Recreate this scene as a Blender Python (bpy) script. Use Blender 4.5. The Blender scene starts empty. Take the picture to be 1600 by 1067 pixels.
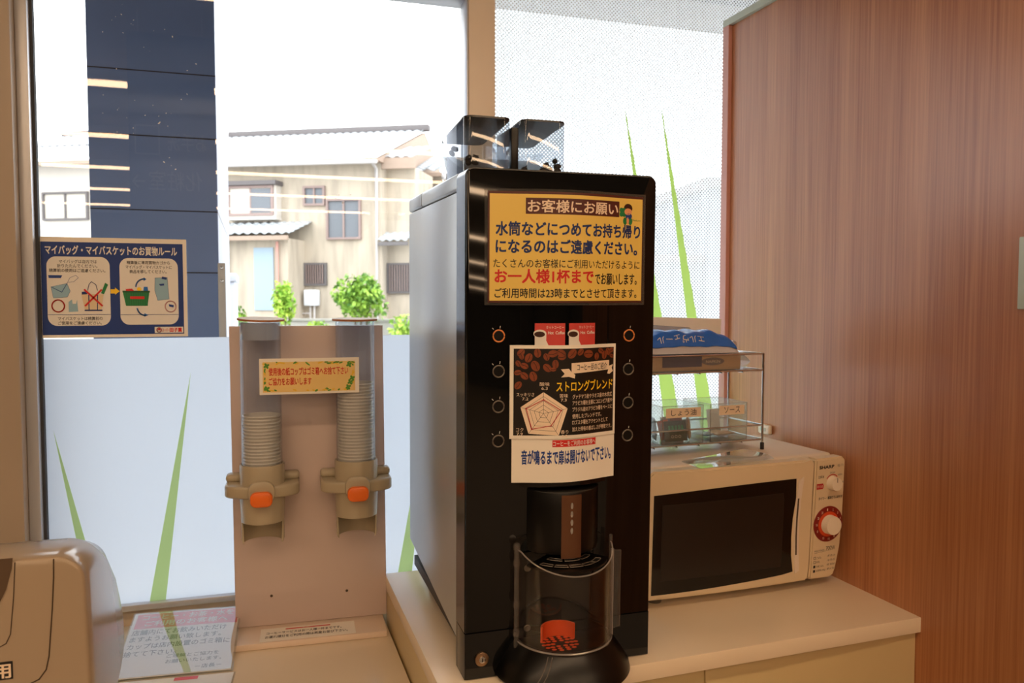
import bpy, bmesh, math, random
from mathutils import Vector, Matrix, Euler
random.seed(7)
SC = bpy.context.scene
COL = SC.collection
PI = math.pi
R = math.radians

# ------------------------------------------------------------------ camera, sky, exposure
cam_d = bpy.data.cameras.new('camera')
cam = bpy.data.objects.new('camera', cam_d)
COL.objects.link(cam)
cam.location = (0, 0, 1.464)
cam.rotation_euler = (R(90 - 2.87), 0, R(-17.6))
cam_d.sensor_width = 36
cam_d.lens = 28.5
cam_d.clip_start = 0.02
cam_d.clip_end = 300
cam_d.dof.use_dof = True
cam_d.dof.focus_distance = 1.35
cam_d.dof.aperture_fstop = 9.0
SC.camera = cam

world = bpy.data.worlds.new('sky')
SC.world = world
world.use_nodes = True
_bg = world.node_tree.nodes['Background']
_bg.inputs[0].default_value = (0.96, 0.98, 1.0, 1)
_bg.inputs[1].default_value = 4.6

SC.view_settings.view_transform = 'Standard'
SC.view_settings.look = 'None'
SC.view_settings.gamma = 1
SC.view_settings.use_curve_mapping = False
SC.view_settings.exposure = 0.0
LAMP = 21.0                      # radiance of the warm ceiling tubes
SC.cycles.transparent_max_bounces = 24

# ------------------------------------------------------------------ materials
def lin(c):
    c = c / 255.0
    return c / 12.92 if c <= 0.04045 else ((c + 0.055) / 1.055) ** 2.4

def rgb(r, g, b):
    return (lin(r), lin(g), lin(b), 1)

def new_mat(name):
    m = bpy.data.materials.new(name)
    m.use_nodes = True
    return m, m.node_tree.nodes, m.node_tree.links

def mat(name, c, rough=0.5, metal=0.0, spec=0.5, var=0.0, scale=20, stretch=(1, 1, 1), coat=0.0, bump=0.0):
    """principled with a procedural noise variation of the colour"""
    m, n, l = new_mat(name)
    p = n['Principled BSDF']
    p.inputs['Base Color'].default_value = rgb(*c)
    p.inputs['Roughness'].default_value = rough
    p.inputs['Metallic'].default_value = metal
    p.inputs['Specular IOR Level'].default_value = spec
    p.inputs['Coat Weight'].default_value = coat
    p.inputs['Coat Roughness'].default_value = 0.03
    if var > 0 or bump > 0:
        tc = n.new('ShaderNodeTexCoord')
        mp = n.new('ShaderNodeMapping')
        mp.inputs['Scale'].default_value = stretch
        nz = n.new('ShaderNodeTexNoise')
        nz.inputs['Scale'].default_value = scale
        nz.inputs['Detail'].default_value = 4
        l.new(tc.outputs['Object'], mp.inputs['Vector'])
        l.new(mp.outputs[0], nz.inputs['Vector'])
        if var > 0:
            mx = n.new('ShaderNodeMix')
            mx.data_type = 'RGBA'
            a = rgb(*c)
            mx.inputs[6].default_value = tuple(max(0, x * (1 - var)) for x in a[:3]) + (1,)
            mx.inputs[7].default_value = tuple(min(1, x * (1 + var)) for x in a[:3]) + (1,)
            l.new(nz.outputs[0], mx.inputs[0])
            l.new(mx.outputs[2], p.inputs['Base Color'])
        if bump > 0:
            bp = n.new('ShaderNodeBump')
            bp.inputs['Strength'].default_value = bump
            bp.inputs['Distance'].default_value = 0.002
            l.new(nz.outputs[0], bp.inputs['Height'])
            l.new(bp.outputs[0], p.inputs['Normal'])
    return m

def clear_mat(name, tint=(1, 1, 1), ior=1.45, rough=0.0, haze=0.0, gain=1.0):
    """thin clear plastic or glass: transparent mixed with a fresnel reflection (and a little milky haze)"""
    m, n, l = new_mat(name)
    n.remove(n['Principled BSDF'])
    out = n['Material Output']
    tr = n.new('ShaderNodeBsdfTransparent')
    tr.inputs[0].default_value = (*tint, 1)
    gl = n.new('ShaderNodeBsdfGlossy')
    gl.inputs['Roughness'].default_value = rough
    fr = n.new('ShaderNodeFresnel')
    ge = n.new('ShaderNodeNewGeometry')          # same reflection from either side of a thin wall
    im = n.new('ShaderNodeMix')
    im.inputs[2].default_value = ior; im.inputs[3].default_value = 1 / ior
    l.new(ge.outputs['Backfacing'], im.inputs[0]); l.new(im.outputs[0], fr.inputs[0])
    mx = n.new('ShaderNodeMixShader')
    src = tr.outputs[0]
    if haze > 0:
        df = n.new('ShaderNodeBsdfTranslucent')
        d2 = n.new('ShaderNodeBsdfDiffuse')
        ad = n.new('ShaderNodeMixShader')
        l.new(df.outputs[0], ad.inputs[1]); l.new(d2.outputs[0], ad.inputs[2])
        hz = n.new('ShaderNodeMixShader')
        hz.inputs[0].default_value = haze
        l.new(tr.outputs[0], hz.inputs[1]); l.new(ad.outputs[0], hz.inputs[2])
        src = hz.outputs[0]
    if gain != 1.0:
        mu = n.new('ShaderNodeMath'); mu.operation = 'MULTIPLY'; mu.use_clamp = True
        mu.inputs[1].default_value = gain
        l.new(fr.outputs[0], mu.inputs[0]); fac = mu.outputs[0]
    else:
        fac = fr.outputs[0]
    l.new(fac, mx.inputs[0]); l.new(src, mx.inputs[1]); l.new(gl.outputs[0], mx.inputs[2])
    l.new(mx.outputs[0], out.inputs[0])
    return m

def film_mat(name, c, clear=0.0, dots=False, trans=0.75, hole=0.28):
    """translucent window film, plain or perforated with a 45 degree lattice of holes"""
    m, n, l = new_mat(name)
    n.remove(n['Principled BSDF'])
    out = n['Material Output']
    tl = n.new('ShaderNodeBsdfTranslucent'); tl.inputs[0].default_value = rgb(*c)
    df = n.new('ShaderNodeBsdfDiffuse'); df.inputs[0].default_value = rgb(*c)
    mx = n.new('ShaderNodeMixShader'); mx.inputs[0].default_value = 1 - trans
    l.new(tl.outputs[0], mx.inputs[1]); l.new(df.outputs[0], mx.inputs[2])
    tr = n.new('ShaderNodeBsdfTransparent')
    m2 = n.new('ShaderNodeMixShader'); m2.inputs[0].default_value = clear
    l.new(mx.outputs[0], m2.inputs[1]); l.new(tr.outputs[0], m2.inputs[2])
    if dots:
        tc = n.new('ShaderNodeTexCoord')
        mp = n.new('ShaderNodeMapping')
        mp.inputs['Rotation'].default_value = (0, R(45), 0)
        mp.inputs['Scale'].default_value = (1 / 0.0068,) * 3
        l.new(tc.outputs['Object'], mp.inputs[0])
        fr = n.new('ShaderNodeVectorMath'); fr.operation = 'FRACTION'
        l.new(mp.outputs[0], fr.inputs[0])
        sb = n.new('ShaderNodeVectorMath'); sb.operation = 'SUBTRACT'; sb.inputs[1].default_value = (.5, .5, .5)
        l.new(fr.outputs[0], sb.inputs[0])
        ml = n.new('ShaderNodeVectorMath'); ml.operation = 'MULTIPLY'; ml.inputs[1].default_value = (1, 0, 1)
        l.new(sb.outputs[0], ml.inputs[0])
        ln = n.new('ShaderNodeVectorMath'); ln.operation = 'LENGTH'
        l.new(ml.outputs[0], ln.inputs[0])
        lt = n.new('ShaderNodeMath'); lt.operation = 'LESS_THAN'; lt.inputs[1].default_value = hole
        l.new(ln.outputs['Value'], lt.inputs[0])
        t2 = n.new('ShaderNodeBsdfTransparent')
        m3 = n.new('ShaderNodeMixShader')
        l.new(lt.outputs[0], m3.inputs[0]); l.new(m2.outputs[0], m3.inputs[1]); l.new(t2.outputs[0], m3.inputs[2])
        l.new(m3.outputs[0], out.inputs[0])
    else:
        l.new(m2.outputs[0], out.inputs[0])
    return m

def emit_mat(name, c, s):
    m, n, l = new_mat(name)
    p = n['Principled BSDF']
    p.inputs['Base Color'].default_value = (*c, 1)
    p.inputs['Emission Color'].default_value = (*c, 1)
    p.inputs['Emission Strength'].default_value = s
    return m

def wood_mat():
    m, n, l = new_mat('wood_veneer')
    p = n['Principled BSDF']
    tc = n.new('ShaderNodeTexCoord')
    mp = n.new('ShaderNodeMapping'); mp.inputs['Scale'].default_value = (1, 1, 0.016)
    l.new(tc.outputs['Object'], mp.inputs[0])
    a = n.new('ShaderNodeTexNoise'); a.inputs['Scale'].default_value = 230; a.inputs['Detail'].default_value = 5
    b = n.new('ShaderNodeTexNoise'); b.inputs['Scale'].default_value = 22; b.inputs['Detail'].default_value = 3
    l.new(mp.outputs[0], a.inputs['Vector']); l.new(mp.outputs[0], b.inputs['Vector'])
    ad = n.new('ShaderNodeMath'); ad.operation = 'ADD'
    l.new(a.outputs[0], ad.inputs[0]); l.new(b.outputs[0], ad.inputs[1])
    hf = n.new('ShaderNodeMath'); hf.operation = 'MULTIPLY'; hf.inputs[1].default_value = .5
    l.new(ad.outputs[0], hf.inputs[0])
    cr = n.new('ShaderNodeValToRGB')
    cr.color_ramp.elements[0].position = .34; cr.color_ramp.elements[0].color = rgb(158, 92, 54)
    cr.color_ramp.elements[1].position = .66; cr.color_ramp.elements[1].color = rgb(200, 138, 92)
    l.new(hf.outputs[0], cr.inputs[0]); l.new(cr.outputs[0], p.inputs['Base Color'])
    p.inputs['Roughness'].default_value = .36
    p.inputs['Specular IOR Level'].default_value = .85
    return m

def roof_mat():
    m, n, l = new_mat('roof_tile')
    p = n['Principled BSDF']
    tc = n.new('ShaderNodeTexCoord')
    nz = n.new('ShaderNodeTexNoise'); nz.inputs['Scale'].default_value = 6
    cr = n.new('ShaderNodeValToRGB')
    cr.color_ramp.elements[0].color = rgb(150, 155, 160); cr.color_ramp.elements[1].color = rgb(196, 200, 204)
    l.new(tc.outputs['Object'], nz.inputs[0]); l.new(nz.outputs[0], cr.inputs[0]); l.new(cr.outputs[0], p.inputs['Base Color'])
    p.inputs['Roughness'].default_value = .4
    return m

def stucco_mat(name, c, stain=True):
    m, n, l = new_mat(name)
    p = n['Principled BSDF']
    tc = n.new('ShaderNodeTexCoord')
    mp = n.new('ShaderNodeMapping'); mp.inputs['Scale'].default_value = (1.6, 1.6, .25)
    nz = n.new('ShaderNodeTexNoise'); nz.inputs['Scale'].default_value = 2.2; nz.inputs['Detail'].default_value = 6
    cr = n.new('ShaderNodeValToRGB')
    cr.color_ramp.elements[0].position = .36 if stain else .1
    a = rgb(*c)
    cr.color_ramp.elements[0].color = tuple(x * (.78 if stain else .95) for x in a[:3]) + (1,)
    cr.color_ramp.elements[1].position = .56; cr.color_ramp.elements[1].color = a
    l.new(tc.outputs['Object'], mp.inputs[0]); l.new(mp.outputs[0], nz.inputs[0]); l.new(nz.outputs[0], cr.inputs[0])
    l.new(cr.outputs[0], p.inputs['Base Color'])
    p.inputs['Roughness'].default_value = .9
    return m

def leaf_mat(name, c1, c2):
    m, n, l = new_mat(name)
    p = n['Principled BSDF']
    tc = n.new('ShaderNodeTexCoord')
    nz = n.new('ShaderNodeTexNoise'); nz.inputs['Scale'].default_value = 5
    cr = n.new('ShaderNodeValToRGB')
    cr.color_ramp.elements[0].position = .35; cr.color_ramp.elements[0].color = rgb(*c1)
    cr.color_ramp.elements[1].position = .65; cr.color_ramp.elements[1].color = rgb(*c2)
    l.new(tc.outputs['Object'], nz.inputs[0]); l.new(nz.outputs[0], cr.inputs[0]); l.new(cr.outputs[0], p.inputs['Base Color'])
    p.inputs['Roughness'].default_value = .6
    return m

M = dict(
    black_gloss=mat('black_gloss', (7, 8, 9), .045, spec=.45),
    black_bezel=mat('black_bezel', (16, 20, 26), .16, spec=.6),
    black_matte=mat('black_matte', (16, 15, 14), .5),
    black_soft=mat('black_soft', (7, 6, 6), .3, spec=.4),
    silver_panel=mat('silver_panel', (168, 174, 178), .30, .3, var=.03, scale=60),
    ring_grey=mat('ring_grey', (120, 112, 104), .35, .5),
    ring_orange=mat('ring_orange', (226, 138, 74), .35),
    chrome=mat('chrome', (205, 205, 205), .12, 1.0),
    brass=mat('brass', (170, 140, 112), .3, 1.0),
    bronze=mat('bronze', (120, 84, 62), .28, .7, var=.1, scale=8),
    white_print=mat('white_print', (235, 232, 225), .6),
    paper=mat('paper', (242, 236, 224), .6, var=.015, scale=14),
    paper_gloss=mat('paper_gloss', (240, 238, 232), .3),
    cover=clear_mat('clear_cover', (.98, .98, .98), 1.6, gain=2.8),
    yellow=mat('yellow_print', (238, 206, 104), .35, var=.02, scale=9),
    brown_print=mat('brown_print', (84, 34, 30), .35),
    cream_print=mat('cream_print', (244, 222, 196), .5),
    navy_print=mat('navy_print', (18, 48, 110), .5),
    blue_print=mat('blue_print', (22, 62, 140), .5),
    red_print=mat('red_print', (214, 36, 34), .5),
    crimson_print=mat('crimson_print', (190, 30, 44), .5),
    black_print=mat('black_print', (24, 22, 24), .5),
    dark_print=mat('dark_print', (26, 22, 20), .3),
    bean_print=mat('bean_print', (132, 66, 38), .35, var=.45, scale=160),
    bean_dark=mat('bean_dark_print', (58, 26, 16), .35),
    gold_print=mat('gold_print', (250, 208, 40), .5),
    green_print=mat('green_print', (24, 128, 70), .5),
    sky_print=mat('sky_print', (150, 190, 210), .5),
    grey_print=mat('grey_print', (120, 118, 116), .5),
    rose_print=mat('rose_print', (206, 70, 66), .4),
    pink_print=mat('pink_print', (228, 52, 52), .3),
    skin_print=mat('skin_print', (226, 160, 110), .5),
    orange=mat('orange_plastic', (238, 112, 34), .3),
    orange_deep=mat('orange_cup_stop', (226, 84, 30), .35),
    beige=mat('beige_plastic', (176, 164, 140), .22, spec=.5, var=.02, scale=30),
    board=mat('board_laminate', (206, 188, 182), .4, var=.025, scale=7),
    counter=mat('counter_laminate', (238, 222, 196), .22, spec=.45, var=.02, scale=5),
    counter_edge=mat('counter_edge', (236, 220, 198), .35, var=.02, scale=8),
    cabinet=mat('cabinet_front', (206, 186, 140), .4, var=.03, scale=6),
    ledge=mat('ledge_laminate', (228, 208, 190), .35, var=.02, scale=9),
    microwave=mat('microwave_shell', (224, 205, 172), .3, var=.015, scale=20),
    microwave_top=mat('microwave_top', (230, 216, 200), .35, var=.02, scale=20),
    oven_glass=mat('oven_glass', (10, 9, 8), .1, spec=.5),
    oven_mesh=mat('oven_mesh', (30, 24, 20), .3, var=.2, scale=8),
    dial_red=mat('dial_red', (128, 26, 20), .3),
    dial_centre=mat('dial_orange', (208, 74, 34), .3),  # brighter orange for the centre of the red dial plate
    cream_plastic=mat('cream_plastic', (236, 224, 204), .35),
    wood=wood_mat(),
    trim_pink=mat('trim_pink', (206, 150, 138), .5),
    trim_green=mat('trim_pale_green', (196, 206, 190), .5),
    alu=mat('aluminium', (196, 198, 204), .35, .4),
    alu_warm_lit=mat('aluminium_warm_lit', (222, 210, 196), .4, .1),  # warm room light on the mullion front, put into the colour
    gasket=mat('gasket', (60, 62, 66), .7),
    wall_taupe=mat('wall_taupe', (172, 156, 138), .35, var=.03, scale=4),
    wall_room=mat('wall_room', (76, 70, 66), .8, var=.05, scale=2),
    ceiling=mat('ceiling_board', (150, 142, 134), .9, var=.03, scale=8),
    floor=mat('floor_vinyl', (130, 116, 102), .4, var=.06, scale=3),
    tube=emit_mat('warm_tube', (1.0, 0.68, 0.41), LAMP),
    housing=mat('lamp_housing', (190, 186, 180), .5),
    glass=clear_mat('window_glass', (.97, .985, .985), 1.5),
    acrylic=clear_mat('clear_acrylic', (.95, .97, .965), 1.45, haze=.05),
    acrylic_box=clear_mat('box_acrylic', (.93, .96, .945), 1.45, haze=.10),
    acrylic_dark=clear_mat('door_acrylic', (.95, .93, .91), 1.45),
    acrylic_rim=clear_mat('acrylic_rim', (.85, .80, .76), 1.5, haze=.10, rough=.08),
    acrylic_highlight=clear_mat('acrylic_lit_edge', (.95, .9, .85), 1.5, haze=.4, rough=.08),  # extra milky haze stands in for the highlights on the cup door edges
    tube_clear=clear_mat('tube_clear', (.93, .96, 1.0), 1.45, haze=.03, gain=1.2),
    smoke=clear_mat('smoked_hopper', (.72, .76, .80), 1.5, haze=.03, gain=1.2),
    laminate=clear_mat('laminate_film', (.96, .95, .94), 1.5, haze=.06, rough=.03),
    bag_clear=clear_mat('plastic_bag', (.93, .94, .97), 1.5, haze=.25, rough=.08, gain=1.5),
    film=film_mat('frosted_film', (219, 223, 229), trans=.92, clear=.05),
    film_dots=film_mat('dotted_film', (244, 246, 247), trans=.95, dots=True, clear=.10),
    blade=film_mat('green_film', (194, 214, 140), trans=.92),
    blade2=film_mat('green_film_dotted', (174, 202, 102), trans=.92),
    cup=mat('paper_cup', (226, 216, 200), .6),
    card_lid=mat('cardboard_lid', (224, 214, 204), .7),
    card_edge=mat('cardboard_edge', (168, 108, 66), .8, var=.4, scale=250),
    tube_band=clear_mat('frosted_band', (.9, .88, .87), 1.4, haze=.55),
    appliance=mat('appliance_shell', (168, 150, 128), .16, spec=.55, var=.015, scale=10),
    appliance_dark=mat('appliance_brown', (92, 74, 58), .25),
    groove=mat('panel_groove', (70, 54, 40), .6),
    napkin_blue=mat('napkin_blue', (44, 112, 220), .22, var=.15, scale=25, bump=.4),
    napkin_white=mat('napkin_white', (206, 206, 216), .3, var=.08, scale=18, bump=.5),
    napkin_lilac=clear_mat('napkin_lilac', (.62, .70, .95), 1.5, haze=.5, rough=.1),
    kraft=mat('kraft_paper', (190, 158, 118), .7, var=.18, scale=40, stretch=(.3, 1, 8)),
    pack_navy=mat('pack_navy', (30, 40, 84), .3),
    card=mat('white_card', (238, 234, 226), .7),
    tag=mat('paper_tag', (240, 218, 190), .6),
    pk_green=mat('packet_green', (34, 52, 30), .35, var=.3, scale=60),
    pk_red=mat('packet_maroon', (110, 42, 32), .3, var=.2, scale=40),
    pk_orange=mat('packet_orange', (188, 88, 50), .35),
    pk_silver=mat('packet_silver', (170, 176, 182), .2, .6, bump=.5, scale=40),
    pk_white=mat('packet_white', (214, 210, 206), .3, bump=.5, scale=40),
    pk_tan=mat('packet_tan', (206, 164, 124), .4, var=.1, scale=30),
    bean=mat('coffee_bean', (36, 26, 20), .35),
    pylon_dark=mat('pylon_navy', (100, 122, 166), .35, var=.08, scale=5),
    pylon_side=mat('pylon_side_panel', (206, 212, 228), .5, var=.02, scale=2),
    seam=mat('seam', (44, 40, 44), .8),
    steel=mat('steel', (176, 174, 172), .45, .4),
    cab_white=mat('cabinet_white', (226, 230, 236), .45, var=.02, scale=3),
    cab_teal=mat('cabinet_handle', (96, 134, 146), .4),
    wall_cream=stucco_mat('house_stucco', (194, 180, 162)),
    wall_pale=stucco_mat('house_pale', (212, 204, 194), False),
    roof=roof_mat(),
    house_wood=mat('house_timber', (168, 146, 130), .8, var=.1, scale=8),
    house_dark=mat('house_dark', (104, 98, 98), .7, var=.1, scale=12),
    house_glass=mat('house_glass', (112, 116, 122), .25, spec=.3),
    house_frame=mat('house_frame', (150, 128, 122), .6),
    shutter=mat('house_shutter', (158, 176, 190), .6, var=.03, scale=5),
    curtain=mat('house_curtain', (206, 198, 186), .8, var=.08, scale=14, stretch=(6, 6, .2)),
    gutter=mat('downpipe', (206, 200, 198), .5),
    asphalt=mat('asphalt', (150, 150, 150), .95, var=.08, scale=3),
    block=mat('block_wall', (172, 168, 160), .9, var=.12, scale=4),
    far_grey=mat('far_wall', (96, 106, 116), .8, var=.08, scale=.6),
    leaf=leaf_mat('leaf', (70, 120, 40), (160, 196, 70)),
    leaf_light=leaf_mat('leaf_light', (120, 170, 50), (196, 220, 90)),
    bark=mat('bark', (110, 90, 64), .9),
    sign_dark=mat('hanging_sign_face', (46, 54, 66), .6),
    sign_text=mat('hanging_sign_print', (170, 178, 182), .6),
)

# ------------------------------------------------------------------ mesh builder
class B:
    def __init__(s):
        s.bm = bmesh.new()
    def _merge(s, t):
        me = bpy.data.meshes.new('tmp'); t.to_mesh(me); t.free()
        s.bm.from_mesh(me); bpy.data.meshes.remove(me)
    def box(s, x0, x1, y0, y1, z0, z1, bev=0, seg=2, rot=None):
        t = bmesh.new()
        vs = [t.verts.new((x, y, z)) for x in (x0, x1) for y in (y0, y1) for z in (z0, z1)]
        for f in ((0, 1, 3, 2), (4, 6, 7, 5), (0, 4, 5, 1), (2, 3, 7, 6), (0, 2, 6, 4), (1, 5, 7, 3)):
            t.faces.new([vs[i] for i in f])
        if bev:
            bmesh.ops.bevel(t, geom=t.edges[:], offset=bev, segments=seg, profile=.5, affect='EDGES', clamp_overlap=True)
        if rot is not None:
            bmesh.ops.transform(t, matrix=rot, verts=t.verts)
        bmesh.ops.recalc_face_normals(t, faces=t.faces)
        s._merge(t); return s
    def prism(s, poly, axis, a0, a1, bev=0, seg=2):
        """poly: 2D points in the two other axes (x,y,z order), extruded along axis from a0 to a1"""
        t = bmesh.new()
        def P(p, a):
            q = list(p); q.insert(axis, a); return q
        n = len(poly)
        v0 = [t.verts.new(P(p, a0)) for p in poly]
        v1 = [t.verts.new(P(p, a1)) for p in poly]
        t.faces.new(v0); t.faces.new(v1[::-1])
        for i in range(n):
            t.faces.new((v0[i], v0[(i + 1) % n], v1[(i + 1) % n], v1[i]))
        bmesh.ops.recalc_face_normals(t, faces=t.faces)
        if bev:
            es = [e for e in t.edges if (e.verts[0] in v0) == (e.verts[1] in v0)]
            bmesh.ops.bevel(t, geom=es, offset=bev, segments=seg, profile=.5, affect='EDGES', clamp_overlap=True)
        s._merge(t); return s
    def lathe(s, prof, c=(0, 0, 0), n=40, a0=0, a1=2 * PI, closed_prof=False):
        full = abs(a1 - a0 - 2 * PI) < 1e-6
        t = bmesh.new()
        cols = n if full else n + 1
        rings = []
        for i in range(cols):
            a = a0 + (a1 - a0) * i / n
            rings.append([t.verts.new((c[0] + r * math.cos(a), c[1] + r * math.sin(a), c[2] + z)) for r, z in prof])
        m = len(prof)
        for i in range(n):
            A, Bq = rings[i], rings[(i + 1) % cols]
            for j in range(m if closed_prof else m - 1):
                k = (j + 1) % m
                try: t.faces.new((A[j], Bq[j], Bq[k], A[k]))
                except ValueError: pass
        if not full and closed_prof:
            t.faces.new(rings[0]); t.faces.new(rings[-1][::-1])
        bmesh.ops.remove_doubles(t, verts=t.verts, dist=1e-6)
        bmesh.ops.recalc_face_normals(t, faces=t.faces)
        s._merge(t); return s
    def disc(s, c, r, z0, z1, n=40, bev=0):
        b = bev
        prof = [(0, z0), (r - b, z0), (r, z0 + b), (r, z1 - b), (r - b, z1), (0, z1)] if b else [(0, z0), (r, z0), (r, z1), (0, z1)]
        return s.lathe(prof, c, n)
    def tube(s, pts, r, n=10, closed=False):
        t = bmesh.new()
        P = [Vector(p) for p in pts]
        rings = []
        up = Vector((0, 0, 1))
        for i, p in enumerate(P):
            if closed: d = P[(i + 1) % len(P)] - P[i - 1]
            else: d = P[min(i + 1, len(P) - 1)] - P[max(i - 1, 0)]
            d.normalize()
            u = d.cross(up)
            if u.length < 1e-3: u = d.cross(Vector((1, 0, 0)))
            u.normalize(); w = u.cross(d)
            rr = r[i] if isinstance(r, (list, tuple)) else r
            rings.append([t.verts.new(p + (u * math.cos(2 * PI * k / n) + w * math.sin(2 * PI * k / n)) * rr) for k in range(n)])
        for i in range(len(P) - (0 if closed else 1)):
            A, C = rings[i], rings[(i + 1) % len(P)]
            for k in range(n):
                t.faces.new((A[k], A[(k + 1) % n], C[(k + 1) % n], C[k]))
        if not closed:
            t.faces.new(rings[0]); t.faces.new(rings[-1][::-1])
        bmesh.ops.recalc_face_normals(t, faces=t.faces)
        s._merge(t); return s
    def sphere(s, c, r, sc=(1, 1, 1), rot=None, n=12):
        t = bmesh.new()
        bmesh.ops.create_uvsphere(t, u_segments=n, v_segments=max(6, n // 2), radius=r)
        mt = Matrix.Translation(c) @ (rot.to_4x4() if rot else Matrix.Identity(4)) @ Matrix.Diagonal((*sc, 1))
        bmesh.ops.transform(t, matrix=mt, verts=t.verts)
        s._merge(t); return s
    def sheet(s, fn, u0, u1, w0, w1, nu=1, nw=1, th=.0004, off=0):
        """a sheet with thickness over the mapping fn(u, w, off)"""
        t = bmesh.new()
        G = [[[t.verts.new(fn(u0 + (u1 - u0) * i / nu, w0 + (w1 - w0) * j / nw, off + k * th)) for j in range(nw + 1)] for i in range(nu + 1)] for k in (0, 1)]
        for i in range(nu):
            for j in range(nw):
                for k in (0, 1):
                    t.faces.new((G[k][i][j], G[k][i + 1][j], G[k][i + 1][j + 1], G[k][i][j + 1]))
        for i in range(nu):
            for j in (0, nw):
                t.faces.new((G[0][i][j], G[0][i + 1][j], G[1][i + 1][j], G[1][i][j]))
        for j in range(nw):
            for i in (0, nu):
                t.faces.new((G[0][i][j], G[0][i][j + 1], G[1][i][j + 1], G[1][i][j]))
        bmesh.ops.recalc_face_normals(t, faces=t.faces)
        s._merge(t); return s
    def poly(s, pts, fn, off=.0005, step=0):
        """a flat printed shape in (u, w), cut into strips so that it follows a curved sheet"""
        t = bmesh.new()
        vs = [t.verts.new((p[0], p[1], 0)) for p in pts]
        f = t.faces.new(vs)
        if step:
            lo = min(p[0] for p in pts); hi = max(p[0] for p in pts)
            x = lo + step
            while x < hi - 1e-6:
                bmesh.ops.bisect_plane(t, geom=t.verts[:] + t.edges[:] + t.faces[:], plane_co=(x, 0, 0), plane_no=(1, 0, 0), dist=1e-7)
                x += step
        bmesh.ops.triangulate(t, faces=t.faces)
        for v in t.verts:
            v.co = Vector(fn(v.co.x, v.co.y, off))
        s._merge(t); return s
    def line(s, pts, wd, fn, off=.0005, step=0, closed=False):
        P = list(pts) + ([pts[0]] if closed else [])
        for a, b in zip(P[:-1], P[1:]):
            d = Vector((b[0] - a[0], b[1] - a[1])); L = d.length
            if L < 1e-9: continue
            d /= L; q = Vector((-d.y, d.x)) * wd / 2; e = d * wd * .35
            A = Vector(a) - e; C = Vector(b) + e
            s.poly([A - q, C - q, C + q, A + q], fn, off, step)
        return s
    def ell(s, c, rx, ry, fn, off=.0005, n=18, ang=0, step=0):
        ca, sa = math.cos(ang), math.sin(ang)
        pts = []
        for k in range(n):
            x = rx * math.cos(2 * PI * k / n); y = ry * math.sin(2 * PI * k / n)
            pts.append((c[0] + x * ca - y * sa, c[1] + x * sa + y * ca))
        return s.poly(pts, fn, off, step)
    def build(s, name, m, parent=None, ang=38, loc=None):
        me = bpy.data.meshes.new(name)
        s.bm.to_mesh(me); s.bm.free()
        me.materials.append(M[m] if isinstance(m, str) else m)
        me.shade_smooth()
        me.set_sharp_from_angle(angle=R(ang))
        o = bpy.data.objects.new(name, me); COL.objects.link(o)
        if parent is not None: o.parent = parent
        if loc is not None: o.location = loc
        return o

def text(name, body, u0, u1, w0, w1, fn, m, parent, off=.0007, bold=0.0, flip=False, bend=False):
    """lettering that fills the box u0..u1, w0..w1 of the mapping fn"""
    c = bpy.data.curves.new('txt', 'FONT')
    c.body = body; c.size = 1; c.resolution_u = 3
    o = bpy.data.objects.new('txt', c); COL.objects.link(o)
    dg = bpy.context.evaluated_depsgraph_get()
    me = bpy.data.meshes.new_from_object(o.evaluated_get(dg))
    bpy.data.objects.remove(o); bpy.data.curves.remove(c)
    xs = [v.co.x for v in me.vertices]; ys = [v.co.y for v in me.vertices]
    x0, x1, y0, y1 = min(xs), max(xs), min(ys), max(ys)
    if bold:                                  # heavier strokes: shifted copies of the outlines
        t = bmesh.new(); k = bold * .75
        for i, (dx, dy) in enumerate(((-k, -k), (k, -k), (-k, k), (k, k), (0, 0))):
            m2 = me.copy(); m2.transform(Matrix.Translation((dx, dy, i * .03))); t.from_mesh(m2); bpy.data.meshes.remove(m2)
        t.to_mesh(me); t.free()
        x0 -= k; x1 += k; y0 -= k; y1 += k
    for v in me.vertices:
        a = (v.co.x - x0) / (x1 - x0); b = (v.co.y - y0) / max(1e-6, y1 - y0)
        if flip: a, b = 1 - a, 1 - b
        v.co = Vector(fn(u0 + (u1 - u0) * a, w0 + (w1 - w0) * b, off + v.co.z * .001))
    me.name = name
    me.materials.clear(); me.materials.append(M[m])
    ob = bpy.data.objects.new(name, me); COL.objects.link(ob)
    if parent is not None: ob.parent = parent
    return ob

def tag(o, label, cat, group=None):
    o['label'] = label; o['category'] = cat
    if group: o['group'] = group
    return o

def thing(name, label, cat, loc=(0, 0, 0), rot=(0, 0, 0), group=None):
    o = bpy.data.objects.new(name, None); COL.objects.link(o)
    o.empty_display_size = .02
    o.location = loc; o.rotation_euler = rot
    return tag(o, label, cat, group)

def struct(o, label=None):
    o['kind'] = 'structure'
    if label: o['label'] = label
    return o

def flat_xz(y0=0.0):                       # mapping of a vertical sheet facing -y
    return lambda u, w, off: (u, y0 - off, w)

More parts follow.
